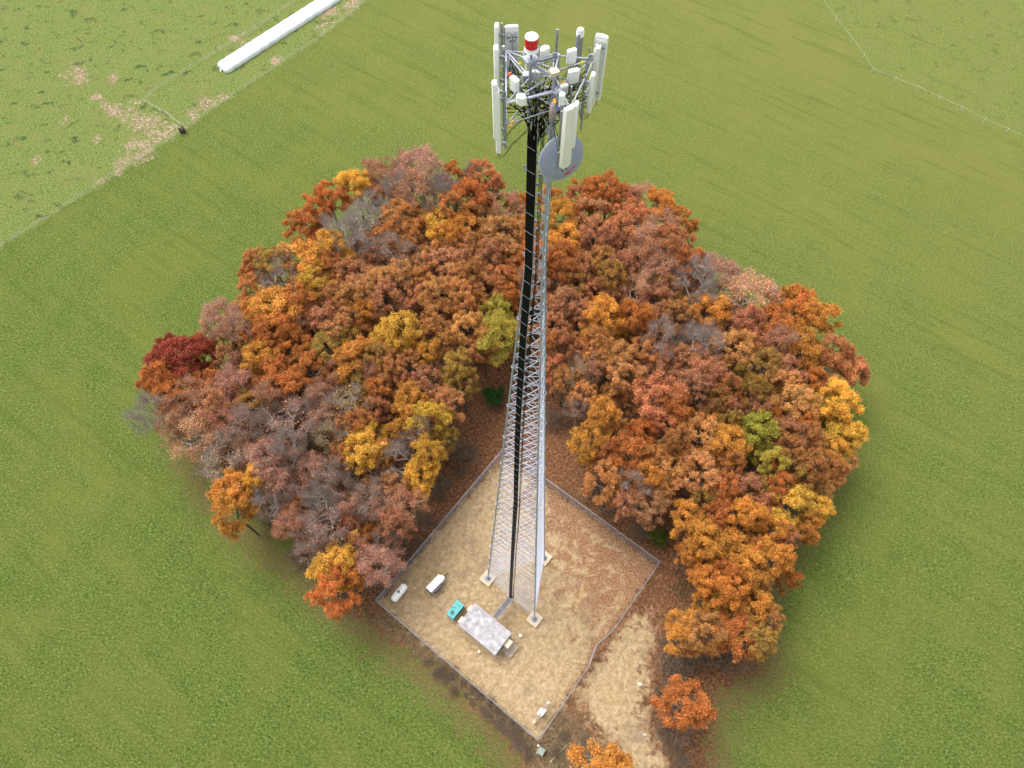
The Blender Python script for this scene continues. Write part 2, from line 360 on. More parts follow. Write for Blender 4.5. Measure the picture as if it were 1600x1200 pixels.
def ground_obj(name,sel):
    q=quads[sel]; u,inv=np.unique(q,return_inverse=True); inv=inv.reshape(-1,4)
    me=bpy.data.meshes.new(name); me.vertices.add(len(u)); me.loops.add(inv.size); me.polygons.add(len(inv))
    me.vertices.foreach_set('co',verts[u].ravel()); me.loops.foreach_set('vertex_index',inv.ravel().astype(np.int32))
    me.polygons.foreach_set('loop_start',(np.arange(len(inv))*4).astype(np.int32)); me.update(calc_edges=True)
    for nm,c in (('mask_a',colA),('mask_b',colB),('mask_c',colC)):
        at_=me.attributes.new(nm,'FLOAT_COLOR','POINT'); at_.data.foreach_set('color',c[u].astype(np.float32).ravel())
    me.materials.append(M['ground']); o=bpy.data.objects.new(name,me); sc.collection.objects.link(o); o['kind']='structure'; return o
ground_obj('meadow_ground',cls==0); ground_obj('forest_floor',cls==1); ground_obj('compound_yard',cls==2); ground_obj('dirt_track',cls==3); ground_obj('pasture_ground',cls==4)
# outer land to the horizon, butted to the survey grid
o_=3000; mb=MB(); X0,X1,Y0,Y1=xs[0],xs[-1],ys[0],ys[-1]
mb.add([(-o_,-o_,0),(o_,-o_,0),(o_,o_,0),(-o_,o_,0),(X0,Y0,0),(X1,Y0,0),(X1,Y1,0),(X0,Y1,0)],[(0,1,5,4),(1,2,6,5),(2,3,7,6),(3,0,4,7)])
mb.build('outer_meadow_ground',M['ground'])['kind']='structure'

# ------------------------------------------------------------------ trees
def leaf_mesh(name,tips,per,spread,size,rng,up=.9):
    n=len(tips)*per
    c=np.repeat(tips,per,0)+rng.normal(0,1,(n,3))*np.array([spread,spread,spread*.8])
    nr=rng.normal(0,1,(n,3)); nr[:,2]+=up; nr/=np.linalg.norm(nr,axis=1)[:,None]
    a=np.cross(nr,rng.normal(0,1,(n,3))); a/=np.linalg.norm(a,axis=1)[:,None]+1e-9; b=np.cross(nr,a)
    s=size*rng.uniform(.6,1.35,(n,1)); l=s*rng.uniform(1.0,1.5,(n,1))*.5; ww=s*.5
    v=np.stack([c-a*l,c-b*ww*.75+a*l*.1+nr*s*.1,c+a*l,c+b*ww*.75+a*l*.1+nr*s*.1],1).reshape(-1,3)
    me=bpy.data.meshes.new(name); me.vertices.add(n*4); me.loops.add(n*4); me.polygons.add(n)
    me.vertices.foreach_set('co',v.astype(np.float32).ravel()); me.loops.foreach_set('vertex_index',np.arange(n*4,dtype=np.int32))
    me.polygons.foreach_set('loop_start',(np.arange(n)*4).astype(np.int32)); me.update(calc_edges=True)
    clump=np.repeat(rng.uniform(0,1,len(tips)),per)
    t=np.stack([np.clip(clump**1.2+rng.normal(0,.2,n),0,1),np.clip(.52+(np.repeat(rng.uniform(-.32,.32,len(tips)),per))+rng.normal(0,.2,n),0,1),rng.uniform(0,1,n),np.ones(n)],1)
    at_=me.attributes.new('tint','FLOAT_COLOR','FACE'); at_.data.foreach_set('color',t.astype(np.float32).ravel())
    me.materials.append(M['leaf']); return me
def skeleton(targets,h0,rng,trunk_r=.2,tip_r=.012):
    """grow limbs from a trunk to the target points; returns nodes, parents, radii"""
    nodes=[np.array([0,0,-.1]),np.array([.08,.03,h0*.35]),np.array([-.05,.08,h0*.7]),np.array([0,0,h0])]; par=[-1,0,1,2]
    order=np.argsort(np.linalg.norm(targets-np.array([0,0,h0]),axis=1))
    arr=np.array(nodes); endid=[]
    for k in order:
        T=targets[k]; d=np.linalg.norm(arr-T,axis=1)+ .6*np.maximum(arr[:,2]-T[2]+.3,0)
        d[:3]+=3
        j=int(np.argmin(d)); L_=np.linalg.norm(T-arr[j]); ns=max(1,int(L_/.9)); prev=j
        for i in range(1,ns+1):
            t=i/ns; q=arr[j]*(1-t)+T*t
            if i<ns: q=q+rng.normal(0,.1,3)+np.array([0,0,.10*math.sin(math.pi*t)*L_])
            arr=np.vstack([arr,q]); par.append(prev); prev=len(par)-1
        endid.append(prev)
    cnt=np.zeros(len(par))
    for e in endid: cnt[e]+=1
    for i in range(len(par)-1,0,-1): cnt[par[i]]+=cnt[i]
    mx=cnt[0] if cnt[0]>0 else 1
    r=tip_r+(trunk_r-tip_r)*(cnt/mx)**.55
    return arr,par,r,endid
def wood_mesh(name,arr,par,r,mat,twigs=None,minr=0,cut=None):
    vs=[];fs=[]
    def seg(a,b,ra,rb,n):
        d=b-a; L_=np.linalg.norm(d)
        if L_<1e-4: return
        d=d/L_; x=np.cross(d,[.31,.2,.93]); x/=np.linalg.norm(x)+1e-9; y=np.cross(d,x); o=len(vs)
        for p,rr in((a,ra),(b,rb)):
            for k in range(n):
                t=6.2832*k/n; vs.append(p+x*rr*math.cos(t)+y*rr*math.sin(t))
        for k in range(n): fs.append((o+k,o+(k+1)%n,o+n+(k+1)%n,o+n+k))
    for i in range(1,len(par)):
        if r[i]<minr: continue
        seg(arr[par[i]],arr[i],r[par[i]] if i<4 else min(r[par[i]],r[i]*1.5),r[i],7 if r[i]>.1 else (5 if r[i]>.04 else 3))
    if twigs is not None:
        for a,b,rr in twigs: seg(a,b,rr,rr*.5,3)
    me=bpy.data.meshes.new(name); me.from_pydata([tuple(v) for v in vs],[],fs); me.materials.append(mat)
    me.polygons.foreach_set('use_smooth',[True]*len(me.polygons)); me.update(); return me
def crown_targets(rng,nb,per,rad,zc,hgt,lump,flat=0.0):
    """boughs spread unevenly through an uneven crown; each bough is a tuft of twig ends"""
    bs=[]; tries=0
    lobes=rng.uniform(-1,1,3)*.16; ph=rng.uniform(0,6.28,3)
    while len(bs)<nb and tries<6000:
        tries+=1
        a=rng.uniform(0,2*math.pi); zz=rng.uniform(-.45,1); rr=math.sqrt(max(0,1-max(zz,0)**2))*rng.uniform(.3,1)**.5
        env=1+sum(l*math.sin((k+2)*a+p_) for k,(l,p_) in enumerate(zip(lobes,ph)))+rng.normal(0,.07)
        p=np.array([math.cos(a)*rr*rad*.82*env,math.sin(a)*rr*rad*.82*env,zc+zz*hgt*.72*rng.uniform(.82,1.1)])
        if all(np.linalg.norm(p-q)>lump*.95 for q in bs): bs.append(p)
        if tries%500==0: lump*=.94
    T=[]
    for b in bs:
        l=lump*rng.uniform(.5,1.15); n_=max(5,int(per*(l/lump)**1.6*1.25))
        d=rng.normal(0,1,(n_,3)); d/=np.linalg.norm(d,axis=1)[:,None]; d[:,2]=np.abs(d[:,2])*.8-.25
        st=np.array([rng.uniform(.7,1.3),rng.uniform(.7,1.3),rng.uniform(.7,1.1)])
        T.append(b+d*st*l*rng.uniform(.35,1.0,(n_,1)))
    return np.vstack(T),bs
PROTO={}
def proto_full(kind,seed):
    rng=np.random.default_rng(seed)
    if kind=='dense': T,_=crown_targets(rng,26,16,4.6,10.2,4.6,1.15); per,spr,sz=56,.235,.175
    elif kind=='bushy': T,_=crown_targets(rng,34,11,4.6,10.2,4.4,.95); per,spr,sz=50,.205,.16
    elif kind=='thin': T,_=crown_targets(rng,28,12,4.6,10.2,4.8,1.05); per,spr,sz=20,.33,.185
    arr,par,r,e=skeleton(T,5.2,rng,.22,.014)
    tw=[]
    if kind=='thin':
        for k in e:
            for _ in range(5):
                d=rng.normal(0,.5,3)+np.array([0,0,.35]); tw.append((arr[k],arr[k]+d,.013))
    me=leaf_mesh(kind+'_crown',T,per,spr,sz,rng)
    wm=wood_mesh(kind+'_wood',arr,par,r,M['bark'] if kind!='thin' else M['bark_grey'],tw)
    return wm,me
def proto_bare(seed,leafy):
    rng=np.random.default_rng(seed)
    T,_=crown_targets(rng,22,12,4.5,9.8,5.2,1.25)
    arr,par,r,e=skeleton(T,4.2,rng,.21,.018)
    tw=[]
    ax=np.array([0,0,4.5])
    for k in e:
        out=arr[k]-ax; out/=np.linalg.norm(out)
        for _ in range(9):
            d=out*rng.uniform(.35,1.0)+rng.normal(0,.33,3)+np.array([0,0,.2]); p=arr[k]+rng.normal(0,.1,3); tw.append((p,p+d,.014))
            if rng.random()<.6:
                q=p+d*rng.uniform(.4,.9); tw.append((q,q+d*.5+rng.normal(0,.2,3),.010))
    wm=wood_mesh('bare_limbs',arr,par,r,M['bark_grey'])
    tm=wood_mesh('bare_twigs',np.zeros((1,3)),[-1],np.array([1]),M['bark_grey'],tw)
    lm=leaf_mesh('sparse_leaves',T,8,.4,.19,rng) if leafy else None
    return wm,tm,lm
PROTO['dense']=[proto_full('dense',s) for s in range(11,19)]
PROTO['bushy']=[proto_full('bushy',s) for s in range(21,28)]
PROTO['thin']=[proto_full('thin',s) for s in range(31,35)]
PROTO['bare']=[proto_bare(s,False) for s in range(41,45)]
PROTO['half']=[proto_bare(s,True) for s in range(51,54)]
# species of look: colour a, colour b, habit, words
LOOK={
 'O':((.60,.215,.024),(.50,.165,.030),'dense','burnt orange'),
 'G':((.66,.31,.026),(.58,.235,.024),'dense','golden orange'),
 'Y':((.74,.46,.028),(.68,.35,.024),'dense','bright yellow'),
 'R':((.32,.040,.022),(.36,.075,.028),'dense','deep red'),
 'S':((.54,.185,.060),(.52,.215,.065),'bushy','brick red'),
 'K':((.56,.245,.110),(.47,.190,.070),'bushy','dusty pink-brown'),
 'T':((.64,.325,.090),(.56,.245,.055),'bushy','tan brown'),
 'M':((.58,.262,.058),(.48,.190,.046),'bushy','copper brown'),
 'V':((.46,.41,.026),(.42,.32,.028),'dense','yellow-green'),
 'D':((.46,.26,.034),(.34,.21,.034),'bushy','olive gold'),
 'A':((.58,.21,.060),(.48,.19,.075),'thin','thin-leaved rust'),
 'Q':((.56,.25,.130),(.48,.19,.085),'thin','thin-leaved pink'),
 'X':((.66,.33,.130),(.58,.27,.10),'thin','thin-leaved pale orange'),
 'P':((.58,.31,.18),(.50,.22,.10),'half','half-bare mauve'),
 'H':((.66,.38,.05),(.56,.32,.07),'half','half-bare yellowish'),
 'B':(None,None,'bare','leafless grey'),
}
TREES=[ # x, y, radius in the photograph, look
(554,293,24,'Y'),(582,299,20,'G'),(599,272,28,'A'),(515,312,26,'O'),(492,335,24,'O'),(478,360,30,'O'),(567,340,40,'B'),(545,372,38,'B'),(476,409,38,'G'),(512,393,28,'Y'),(492,446,26,'Y'),
(427,412,26,'D'),(436,437,34,'B'),(536,402,22,'K'),(549,430,34,'K'),(431,482,38,'G'),(400,487,26,'O'),(465,474,28,'O'),(507,492,30,'K'),(557,468,26,'T'),(578,490,24,'G'),(344,503,34,'Q'),(376,520,26,'Q'),
(436,516,32,'O'),(412,506,24,'G'),(657,267,38,'Q'),(637,262,24,'Q'),(710,279,20,'O'),(755,282,28,'S'),(738,278,18,'P'),(650,306,36,'A'),(621,298,26,'B'),(676,320,32,'B'),(699,301,24,'B'),(736,308,26,'O'),(768,302,22,'S'),
(791,327,28,'A'),(744,338,28,'T'),(786,366,34,'T'),(810,322,20,'O'),(681,353,32,'Y'),(727,360,32,'G'),(702,376,26,'G'),(631,340,30,'M'),(639,365,26,'M'),(613,392,28,'P'),(588,402,20,'K'),(600,368,24,'M'),
(690,408,34,'K'),(716,404,30,'K'),(734,424,28,'M'),(664,412,24,'T'),(626,437,32,'T'),(594,442,26,'T'),(765,447,32,'S'),(786,436,22,'S'),(655,463,24,'K'),(684,463,30,'T'),(718,468,28,'T'),(605,471,30,'K'),
(577,448,22,'K'),(629,516,32,'Y'),(689,500,32,'M'),(736,515,30,'T'),(776,491,23,'V'),(776,526,32,'V'),(808,448,18,'G'),(755,400,26,'K'),(742,386,24,'M'),(715,440,26,'T'),(660,437,24,'M'),(750,480,24,'M'),(795,470,20,'O'),
(872,341,30,'G'),(880,378,34,'G'),(876,412,30,'O'),(865,312,18,'O'),(912,330,20,'O'),(925,303,26,'O'),(950,305,32,'O'),(905,315,20,'S'),(1004,317,30,'A'),(1030,323,24,'G'),(1058,348,26,'O'),(925,334,30,'K'),(933,368,32,'K'),
(985,338,32,'S'),(967,368,32,'S'),(1035,358,34,'A'),(1053,382,30,'S'),(1009,382,32,'A'),(975,312,20,'S'),(938,408,26,'M'),(951,433,28,'D'),(1030,425,34,'A'),(1000,410,26,'M'),(991,454,24,'X'),(1072,415,24,'O'),
(1088,438,34,'B'),(1122,432,34,'Q'),(1097,420,22,'Q'),(1174,465,42,'X'),(886,475,32,'K'),(905,492,22,'K'),(867,512,24,'K'),(901,446,22,'M'),(1027,470,24,'K'),(1103,491,30,'G'),(943,494,32,'G'),(962,511,22,'G'),
(990,497,28,'O'),(1022,503,28,'K'),(1062,498,26,'M'),(1030,530,30,'P'),(1093,536,30,'B'),(1145,496,22,'K'),(880,545,26,'S'),(912,546,24,'S'),(964,557,30,'T'),(935,535,24,'M'),(1152,545,34,'T'),(1128,560,22,'M'),
(1244,482,32,'O'),(1272,500,32,'G'),(1205,509,30,'O'),(1249,546,34,'G'),(1228,470,20,'G'),(1215,540,24,'A'),(1302,551,28,'S'),(1303,580,34,'S'),(1333,577,22,'S'),(1194,543,26,'K'),(1190,577,28,'D'),
(1228,579,24,'K'),(1265,598,26,'O'),(1218,606,30,'T'),(1178,612,24,'D'),(1244,630,32,'T'),(1181,640,24,'K'),(1036,570,30,'K'),(1085,572,36,'K'),(1087,608,30,'K'),(1112,586,24,'K'),(1026,620,40,'S'),(1030,658,32,'S'),
(1055,640,26,'O'),(1120,630,20,'D'),(1305,632,34,'Y'),(1292,668,34,'Y'),(1320,680,24,'Y'),(1300,706,22,'Y'),(1278,640,22,'V'),(1188,676,30,'V'),(1170,700,20,'V'),(1234,680,28,'K'),(1206,724,26,'V'),
(1097,682,36,'T'),(1139,698,28,'G'),(867,577,24,'S'),(905,588,24,'H'),(928,577,22,'A'),(975,586,30,'T'),(903,637,20,'P'),(941,648,28,'G'),(918,688,30,'G'),(985,705,32,'O'),(941,750,30,'M'),
(1045,732,28,'T'),(1090,742,32,'T'),(985,760,26,'P'),(1010,790,32,'K'),(975,788,24,'K'),(1130,762,26,'O'),(1168,769,30,'K'),(1162,808,26,'O'),(1245,748,26,'D'),(1235,790,32,'Y'),(1274,793,22,'Y'),(1258,822,20,'G'),
(1069,806,26,'O'),(1096,845,32,'G'),(1137,850,30,'G'),(1120,812,26,'O'),(1221,836,24,'K'),(1204,870,28,'O'),(1164,884,30,'O'),(1177,908,26,'O'),(1137,897,26,'O'),(1120,940,22,'Y'),(1096,944,22,'O'),
(1171,950,30,'O'),(1100,985,28,'O'),(1150,988,32,'O'),(1182,1000,26,'O'),(1068,1100,38,'O'),(1066,984,26,'O'),(1080,1008,20,'M'),(945,1226,44,'G'),(1200,700,20,'D'),(1015,720,24,'M'),(960,730,22,'O'),
(285,560,38,'R'),(315,552,24,'R'),(262,552,22,'R'),(250,594,28,'O'),(273,621,26,'O'),(241,647,28,'B'),(318,640,40,'A'),(357,655,32,'A'),(290,682,34,'X'),(300,615,24,'A'),(368,605,28,'Q'),(410,565,28,'G'),(436,592,34,'O'),
(462,613,28,'O'),(394,634,24,'D'),(380,575,26,'A'),(515,547,34,'D'),(558,562,32,'G'),(557,592,26,'D'),(489,577,28,'O'),(605,526,24,'Y'),(462,541,30,'O'),(528,516,24,'T'),(545,530,24,'D'),(590,560,26,'D'),(612,572,24,'M'),
(452,663,42,'P'),(552,632,36,'H'),(515,684,28,'H'),(352,721,40,'P'),(368,768,30,'G'),(402,752,22,'Y'),(363,802,28,'G'),(423,723,38,'Q'),(567,705,32,'Y'),(583,676,22,'Y'),(423,789,28,'B'),(490,736,28,'Q'),(523,757,28,'P'),(581,778,30,'P'),
(672,556,24,'G'),(648,543,22,'G'),(640,566,26,'M'),(717,574,28,'D'),(722,600,26,'D'),(672,598,28,'K'),(637,598,22,'K'),(698,632,32,'T'),(643,622,26,'G'),(640,650,28,'G'),(672,658,28,'Y'),(693,690,26,'D'),
(664,714,28,'Y'),(656,742,26,'Y'),(622,721,32,'B'),(606,790,28,'Q'),(634,795,30,'A'),(512,825,36,'P'),(490,850,24,'P'),(530,880,34,'Y'),(525,921,34,'O'),(551,900,22,'G'),(591,882,32,'Q'),(583,838,18,'O'),(465,798,18,'M'),(604,848,22,'B'),
(483,640,22,'B'),(455,705,24,'B'),(440,760,26,'Q'),(545,790,22,'Q'),(500,785,24,'B'),(670,528,22,'M'),(700,540,24,'M'),(590,640,20,'K'),(620,680,20,'G'),
(850,545,18,'O'),(855,475,18,'O'),(835,400,24,'O'),(800,400,22,'M'),(845,430,18,'M'),(1060,560,22,'K'),(1140,660,20,'D'),(1160,590,20,'D'),(1005,550,24,'M'),(1075,530,20,'P'),(905,520,20,'M'),
(1060,690,24,'M'),(1200,790,24,'K'),(1205,830,22,'O'),(1190,760,22,'D'),(1100,780,22,'D'),(1230,905,16,'O'),
]

# smaller trees between the big crowns, so the canopy closes as in the photo
def inpoly(x,y,poly):
    c=False; n=len(poly)
    for i in range(n):
        (x1,y1),(x2,y2)=poly[i],poly[(i+1)%n]
        if (y1>y)!=(y2>y) and x<(x2-x1)*(y-y1)/(y2-y1)+x1: c=not c
    return c
HULL_A=[(252,575),(335,500),(405,400),(475,335),(565,280),(660,262),(755,280),(825,318),(840,480),(800,550),(735,585),(715,670),(690,740),(640,810),(600,870),(530,890),(475,840),(375,780),(305,710),(250,640)]
HULL_B=[(850,330),(930,305),(1035,325),(1075,400),(1170,455),(1270,490),(1325,580),(1325,690),(1265,795),(1220,870),(1190,1000),(1095,995),(1080,900),(1045,800),(965,765),(915,690),(855,560)]
fr=random.Random(4); nf=0; tries=0
while tries<5000 and nf<90:
    tries+=1; x=fr.uniform(240,1340); y=fr.uniform(260,1000)
    if not(inpoly(x,y,HULL_A) or inpoly(x,y,HULL_B)): continue
    if any(math.hypot(x-t[0],y-t[1])<.74*t[2]+4 for t in TREES): continue
    if x<700 and y>620: k=fr.choice('AQPMKAM')
    elif x<700: k=fr.choice('MTOKAM')
    elif y>640: k=fr.choice('OTMOGM')
    else: k=fr.choice('MTKOAM')
    TREES.append((round(x),round(y),fr.choice((20,22,24,26)),k)); nf+=1

zone_words=[]
TREES=[(x,y,r,('G','T','O','D','G')[i%5] if (k=='O' and x>1040 and 780<y<1020) else k) for i,(x,y,r,k) in enumerate(TREES)]
def zone(x,y):
    s='left' if x<820 else 'right'
    if y>1050: return 'beside the dirt track'
    if y>900 and x>1050: return "at the wood's lower right end"
    if y>800 and x<700: return "at the wood's lower left corner"
    if x<400: return "on the wood's left tip"
    if x>1230: return "on the wood's right edge"
    if y<345: return f"on the far edge, {s} of tower"
    if x<820:
        if y<480: return 'back of the left half'
        if y<640: return 'middle of the left half'
        return 'front of the left half'
    if y<500: return 'back of the right half'
    if y<680: return 'middle of the right half'
    return 'front of the right half'
used_labels={}
def tree_label(i,extra=False):
    x,y,r,k=TREES[i]; me_=LOOK[k][3]
    ds=sorted(((math.hypot(x-t[0],y-t[1]),j) for j,t in enumerate(TREES) if j!=i))
    def rel(j):
        dx=x-TREES[j][0]; dy=y-TREES[j][1]
        if abs(dx)>abs(dy): return 'right of' if dx>0 else 'left of'
        return 'below' if dy>0 else 'above'
    size='small ' if r<=21 else ('broad ' if r>=38 else '')
    nb=[j for _,j in ds[:7]]
    cands=[]
    diff=[j for j in nb if LOOK[TREES[j][3]][3]!=me_] or nb
    for j in diff:
        cands.append(f"{size}{me_} tree {rel(j)} a {LOOK[TREES[j][3]][3]} one, {zone(x,y)}")
    for a in diff:
        for b in nb:
            if a!=b: cands.append(f"{size}{me_} tree {rel(a)} {LOOK[TREES[a][3]][3]}, {rel(b)} {LOOK[TREES[b][3]][3]}, {zone(x,y)}")
    for c in cands:
        if c not in used_labels and len(c.split())<=16: used_labels[c]=1; return c
    c=f"{size}{me_} tree {zone(x,y)}, near {round(x/16)} percent across"; used_labels[c]=1; return c
def place_tree(i):
    x,y,rp,k=TREES[i]; ca,cb,hab,word=LOOK[k]
    r_=random.Random(i*77+5)
    H=r_.uniform(13.5,17.5) if rp>22 else r_.uniform(11.5,15.5)
    if k=='B': H+=1
    zc=H*.68
    c=at(x,y,zc); dist=(c-CAM).length; rad=rp*dist/F_PX*1.20
    sxy=rad/4.6; sz=H/15.2
    e=bpy.data.objects.new('tree',None); sc.collection.objects.link(e); e.location=(c.x,c.y,0); e.rotation_euler=(0,0,r_.uniform(0,6.283)); e.scale=(sxy*r_.uniform(.92,1.1),sxy*r_.uniform(.92,1.1),sz)
    e.empty_display_size=.5
    tag(e,tree_label(i),'tree','autumn trees of the wood around the compound')
    pr=r_.choice(PROTO[hab])
    tr=bpy.data.objects.new('trunk' if hab!='bare' else 'trunk',pr[0]); sc.collection.objects.link(tr); tr.parent=e
    if hab in('bare','half'):
        tw=bpy.data.objects.new('branches',pr[1]); sc.collection.objects.link(tw); tw.parent=e
        lm=pr[2]
    else: lm=pr[1]
    if lm is not None:
        cr=bpy.data.objects.new('crown',lm); sc.collection.objects.link(cr); cr.parent=e
        j=lambda c_: tuple(max(0,v*f) for v,f in zip(c_,(br*r_.uniform(.94,1.06),br*r_.uniform(.9,1.12),br*r_.uniform(.85,1.2))))
        br=r_.uniform(.86,1.14)
        ds=lambda c_: tuple(v*.90+.10*(c_[0]*.3+c_[1]*.6+c_[2]*.1) for v in c_)
        a=ds(j(ca)); b=ds(j(cb)); cr.color=(*a,1); cr['second_colour']=[float(v) for v in b]
for i in range(len(TREES)): place_tree(i)

# low understory: leafless saplings and rusty shrubs filling the wood, green shrubs by the fence
def shrub_mesh(seed):
    rng=np.random.default_rng(seed); T,_=crown_targets(rng,12,10,1.6,1.4,1.4,.6)
    arr,par,r,e=skeleton(T,.3,rng,.05,.008)
    return wood_mesh('shrub_stems',arr,par,r,M['bark']),leaf_mesh('shrub_leaves',T,26,.2,.17,rng)
SH=[shrub_mesh(s) for s in (61,62,63)]
def brush_mesh(seed):
    rng=np.random.default_rng(seed); tw=[]
    for _ in range(120):
        a=rng.uniform(0,6.283); q=np.array([math.cos(a),math.sin(a),0])*rng.uniform(0,1.2); top=q*1.7+np.array([0,0,rng.uniform(1,2.4)])+rng.normal(0,.3,3)
        tw.append((q,top,.022))
        for _ in range(5):
            m=q+(top-q)*rng.uniform(.4,1); tw.append((m,m+rng.normal(0,.4,3)+np.array([0,0,.35]),.012))
    T=rng.normal(0,1,(60,3))*np.array([.9,.9,.4])+np.array([0,0,1.1])
    return wood_mesh('brush_stems',np.zeros((1,3)),[-1],np.array([1]),M['brush'],tw),leaf_mesh('brush_leaves',T,9,.25,.14,rng)
BR=[brush_mesh(s) for s in (71,72,73)]
def shrub(x,y,s,col,col2,label,name='shrub',src=SH,cat='shrub',group=None):
    p=at(x,y,1.2*s); r_=random.Random(int(x*7+y))
    e=bpy.data.objects.new(name,None); sc.collection.objects.link(e); e.location=(p.x,p.y,0); e.rotation_euler=(0,0,r_.uniform(0,6)); e.scale=(s,s,s)
    tag(e,label,cat,group); pr=r_.choice(src)
    a=bpy.data.objects.new('stems',pr[0]); sc.collection.objects.link(a); a.parent=e
    b=bpy.data.objects.new('foliage',pr[1]); sc.collection.objects.link(b); b.parent=e; b.color=(*col,1); b['second_colour']=list(col2)
shrub(1026,840,1.0,(.14,.17,.02),(.09,.12,.02),'round green shrub outside the right fence corner')
shrub(770,621,1.2,(.05,.14,.03),(.035,.09,.02),'small bright green shrub on the bare floor left of the tower')
UNDER=[]
rr_=random.Random(99)
FP=np.array(FOREST)
tries=0
txy=np.array([at(t[0],t[1],11)[:2] for t in TREES])
while len(UNDER)<150 and tries<6000:
    tries+=1
    q=np.array([rr_.uniform(-62,62),rr_.uniform(-30,95)])
    if sdist(q[None],FOREST)[0]<1.0 or sdist(q[None],COMP)[0]>-2.2 or sdist(q[None],TRACK)[0]>-2.0: continue
    if any((q[0]-u[0])**2+(q[1]-u[1])**2<9 for u in UNDER): continue
    px_,py_=pix((q[0],q[1],1))
    if 690<px_<900 and 560<py_<790 and rr_.random()<.75: continue
    UNDER.append((q[0],q[1]))
def brush_bush(x,y,s,col,i):
    e=bpy.data.objects.new('brush_bush',None); sc.collection.objects.link(e); e.location=(x,y,0); e.rotation_euler=(0,0,rr_.uniform(0,6)); e.scale=(s,s,s*rr_.uniform(.7,1.2))
    tag(e,'low twiggy bush with rusty leaves on the leaf-littered woodland floor','bush','understory bushes on the woodland floor')
    pr=rr_.choice(BR)
    a=bpy.data.objects.new('stems',pr[0]); sc.collection.objects.link(a); a.parent=e
    b=bpy.data.objects.new('foliage',pr[1]); sc.collection.objects.link(b); b.parent=e; b.color=(*col,1); b['second_colour']=[.24,.13,.08]
for i,(x,y) in enumerate(UNDER):
    brush_bush(x,y,rr_.uniform(.8,1.5),rr_.choice([(.26,.10,.05),(.30,.13,.06),(.20,.11,.06),(.30,.16,.06)]),i)

STRIP=[(668,1035),(700,1062),(730,1084),(758,1104),(782,1124),(800,1146),(815,1168),(828,1192)]
for (x0,y0),(x1,y1) in zip(STRIP[:-1],STRIP[1:]):
    for t_ in (0,.5):
        for off in (-4,6):
            p=at(x0+(x1-x0)*t_+off+rr_.uniform(-4,4),y0+(y1-y0)*t_-off*.7+rr_.uniform(-4,4),0)
            brush_bush(p.x,p.y,rr_.uniform(.22,.5),(.24,.15,.09),0)
for (x,y,s_) in [(1035,1140,.7),(1050,1165,.8),(1042,1110,.6),(1062,1190,.8),(1030,1080,.5),(900,1185,.7),(880,1150,.5),(915,1160,.6),(868,1175,.5),(1058,1050,.9),(1075,1030,.9),(700,755,.6),(690,775,.5),(720,740,.5),(640,870,.6),(655,850,.6)]:
    p=at(x,y,0); brush_bush(p.x,p.y,s_,(.26,.16,.09),0)
def tufts(name,label,pts,hmin,hmax,mat,seed):
    rng=np.random.default_rng(seed); n=len(pts); B=7; P=np.repeat(np.asarray(pts),B,0); m_=len(P)
    a=rng.uniform(0,6.283,m_); h=rng.uniform(hmin,hmax,m_); ln=rng.uniform(.3,1.0,m_)*h
    base=np.c_[P+rng.normal(0,.05,(m_,2)),np.zeros(m_)]; top=base+np.c_[np.cos(a)*ln,np.sin(a)*ln,h]
    sd_=np.c_[-np.sin(a),np.cos(a),np.zeros(m_)]*.022
    v=np.stack([base-sd_,base+sd_,top],1).reshape(-1,3)
    me=bpy.data.meshes.new(name); me.vertices.add(m_*3); me.loops.add(m_*3); me.polygons.add(m_)
    me.vertices.foreach_set('co',v.astype(np.float32).ravel()); me.loops.foreach_set('vertex_index',np.arange(m_*3,dtype=np.int32)); me.polygons.foreach_set('loop_start',(np.arange(m_)*3).astype(np.int32)); me.update(calc_edges=True)
    me.materials.append(mat); o=bpy.data.objects.new(name,me); sc.collection.objects.link(o); tag(o,label,'weeds',kind='stuff')
rg_=np.random.default_rng(8)
Q=np.c_[rg_.uniform(-24,32,26000),rg_.uniform(-30,24,26000)]
dq=sdist(Q,COMP); keep=(dq>0)&((np.abs(dq)<1.6)|(rg_.uniform(0,1,len(Q))<.16))
tufts('dry_weeds','dry straw coloured weeds scattered over the sandy yard',Q[keep],.08,.28,noisy('straw',(.40,.28,.15),(.60,.46,.27),2,.9),1)
Q=np.c_[rg_.uniform(-30,34,60000),rg_.uniform(-34,10,60000)]
dq=sdist(Q,COMP); bq=sdist(Q,BRUSH); tq=sdist(Q,TRACK); fq=sdist(Q,FOREST)
keep=(dq<-.2)&(tq<-.3)&(fq>-1.5)&(bq>-1.0)&(rg_.uniform(0,1,len(Q))<.75)
tufts('margin_weeds','brown dead weeds and litter along the margin outside the fence',Q[keep],.15,.5,noisy('dead_weed',(.20,.14,.075),(.42,.32,.19),1.2,.95),2)
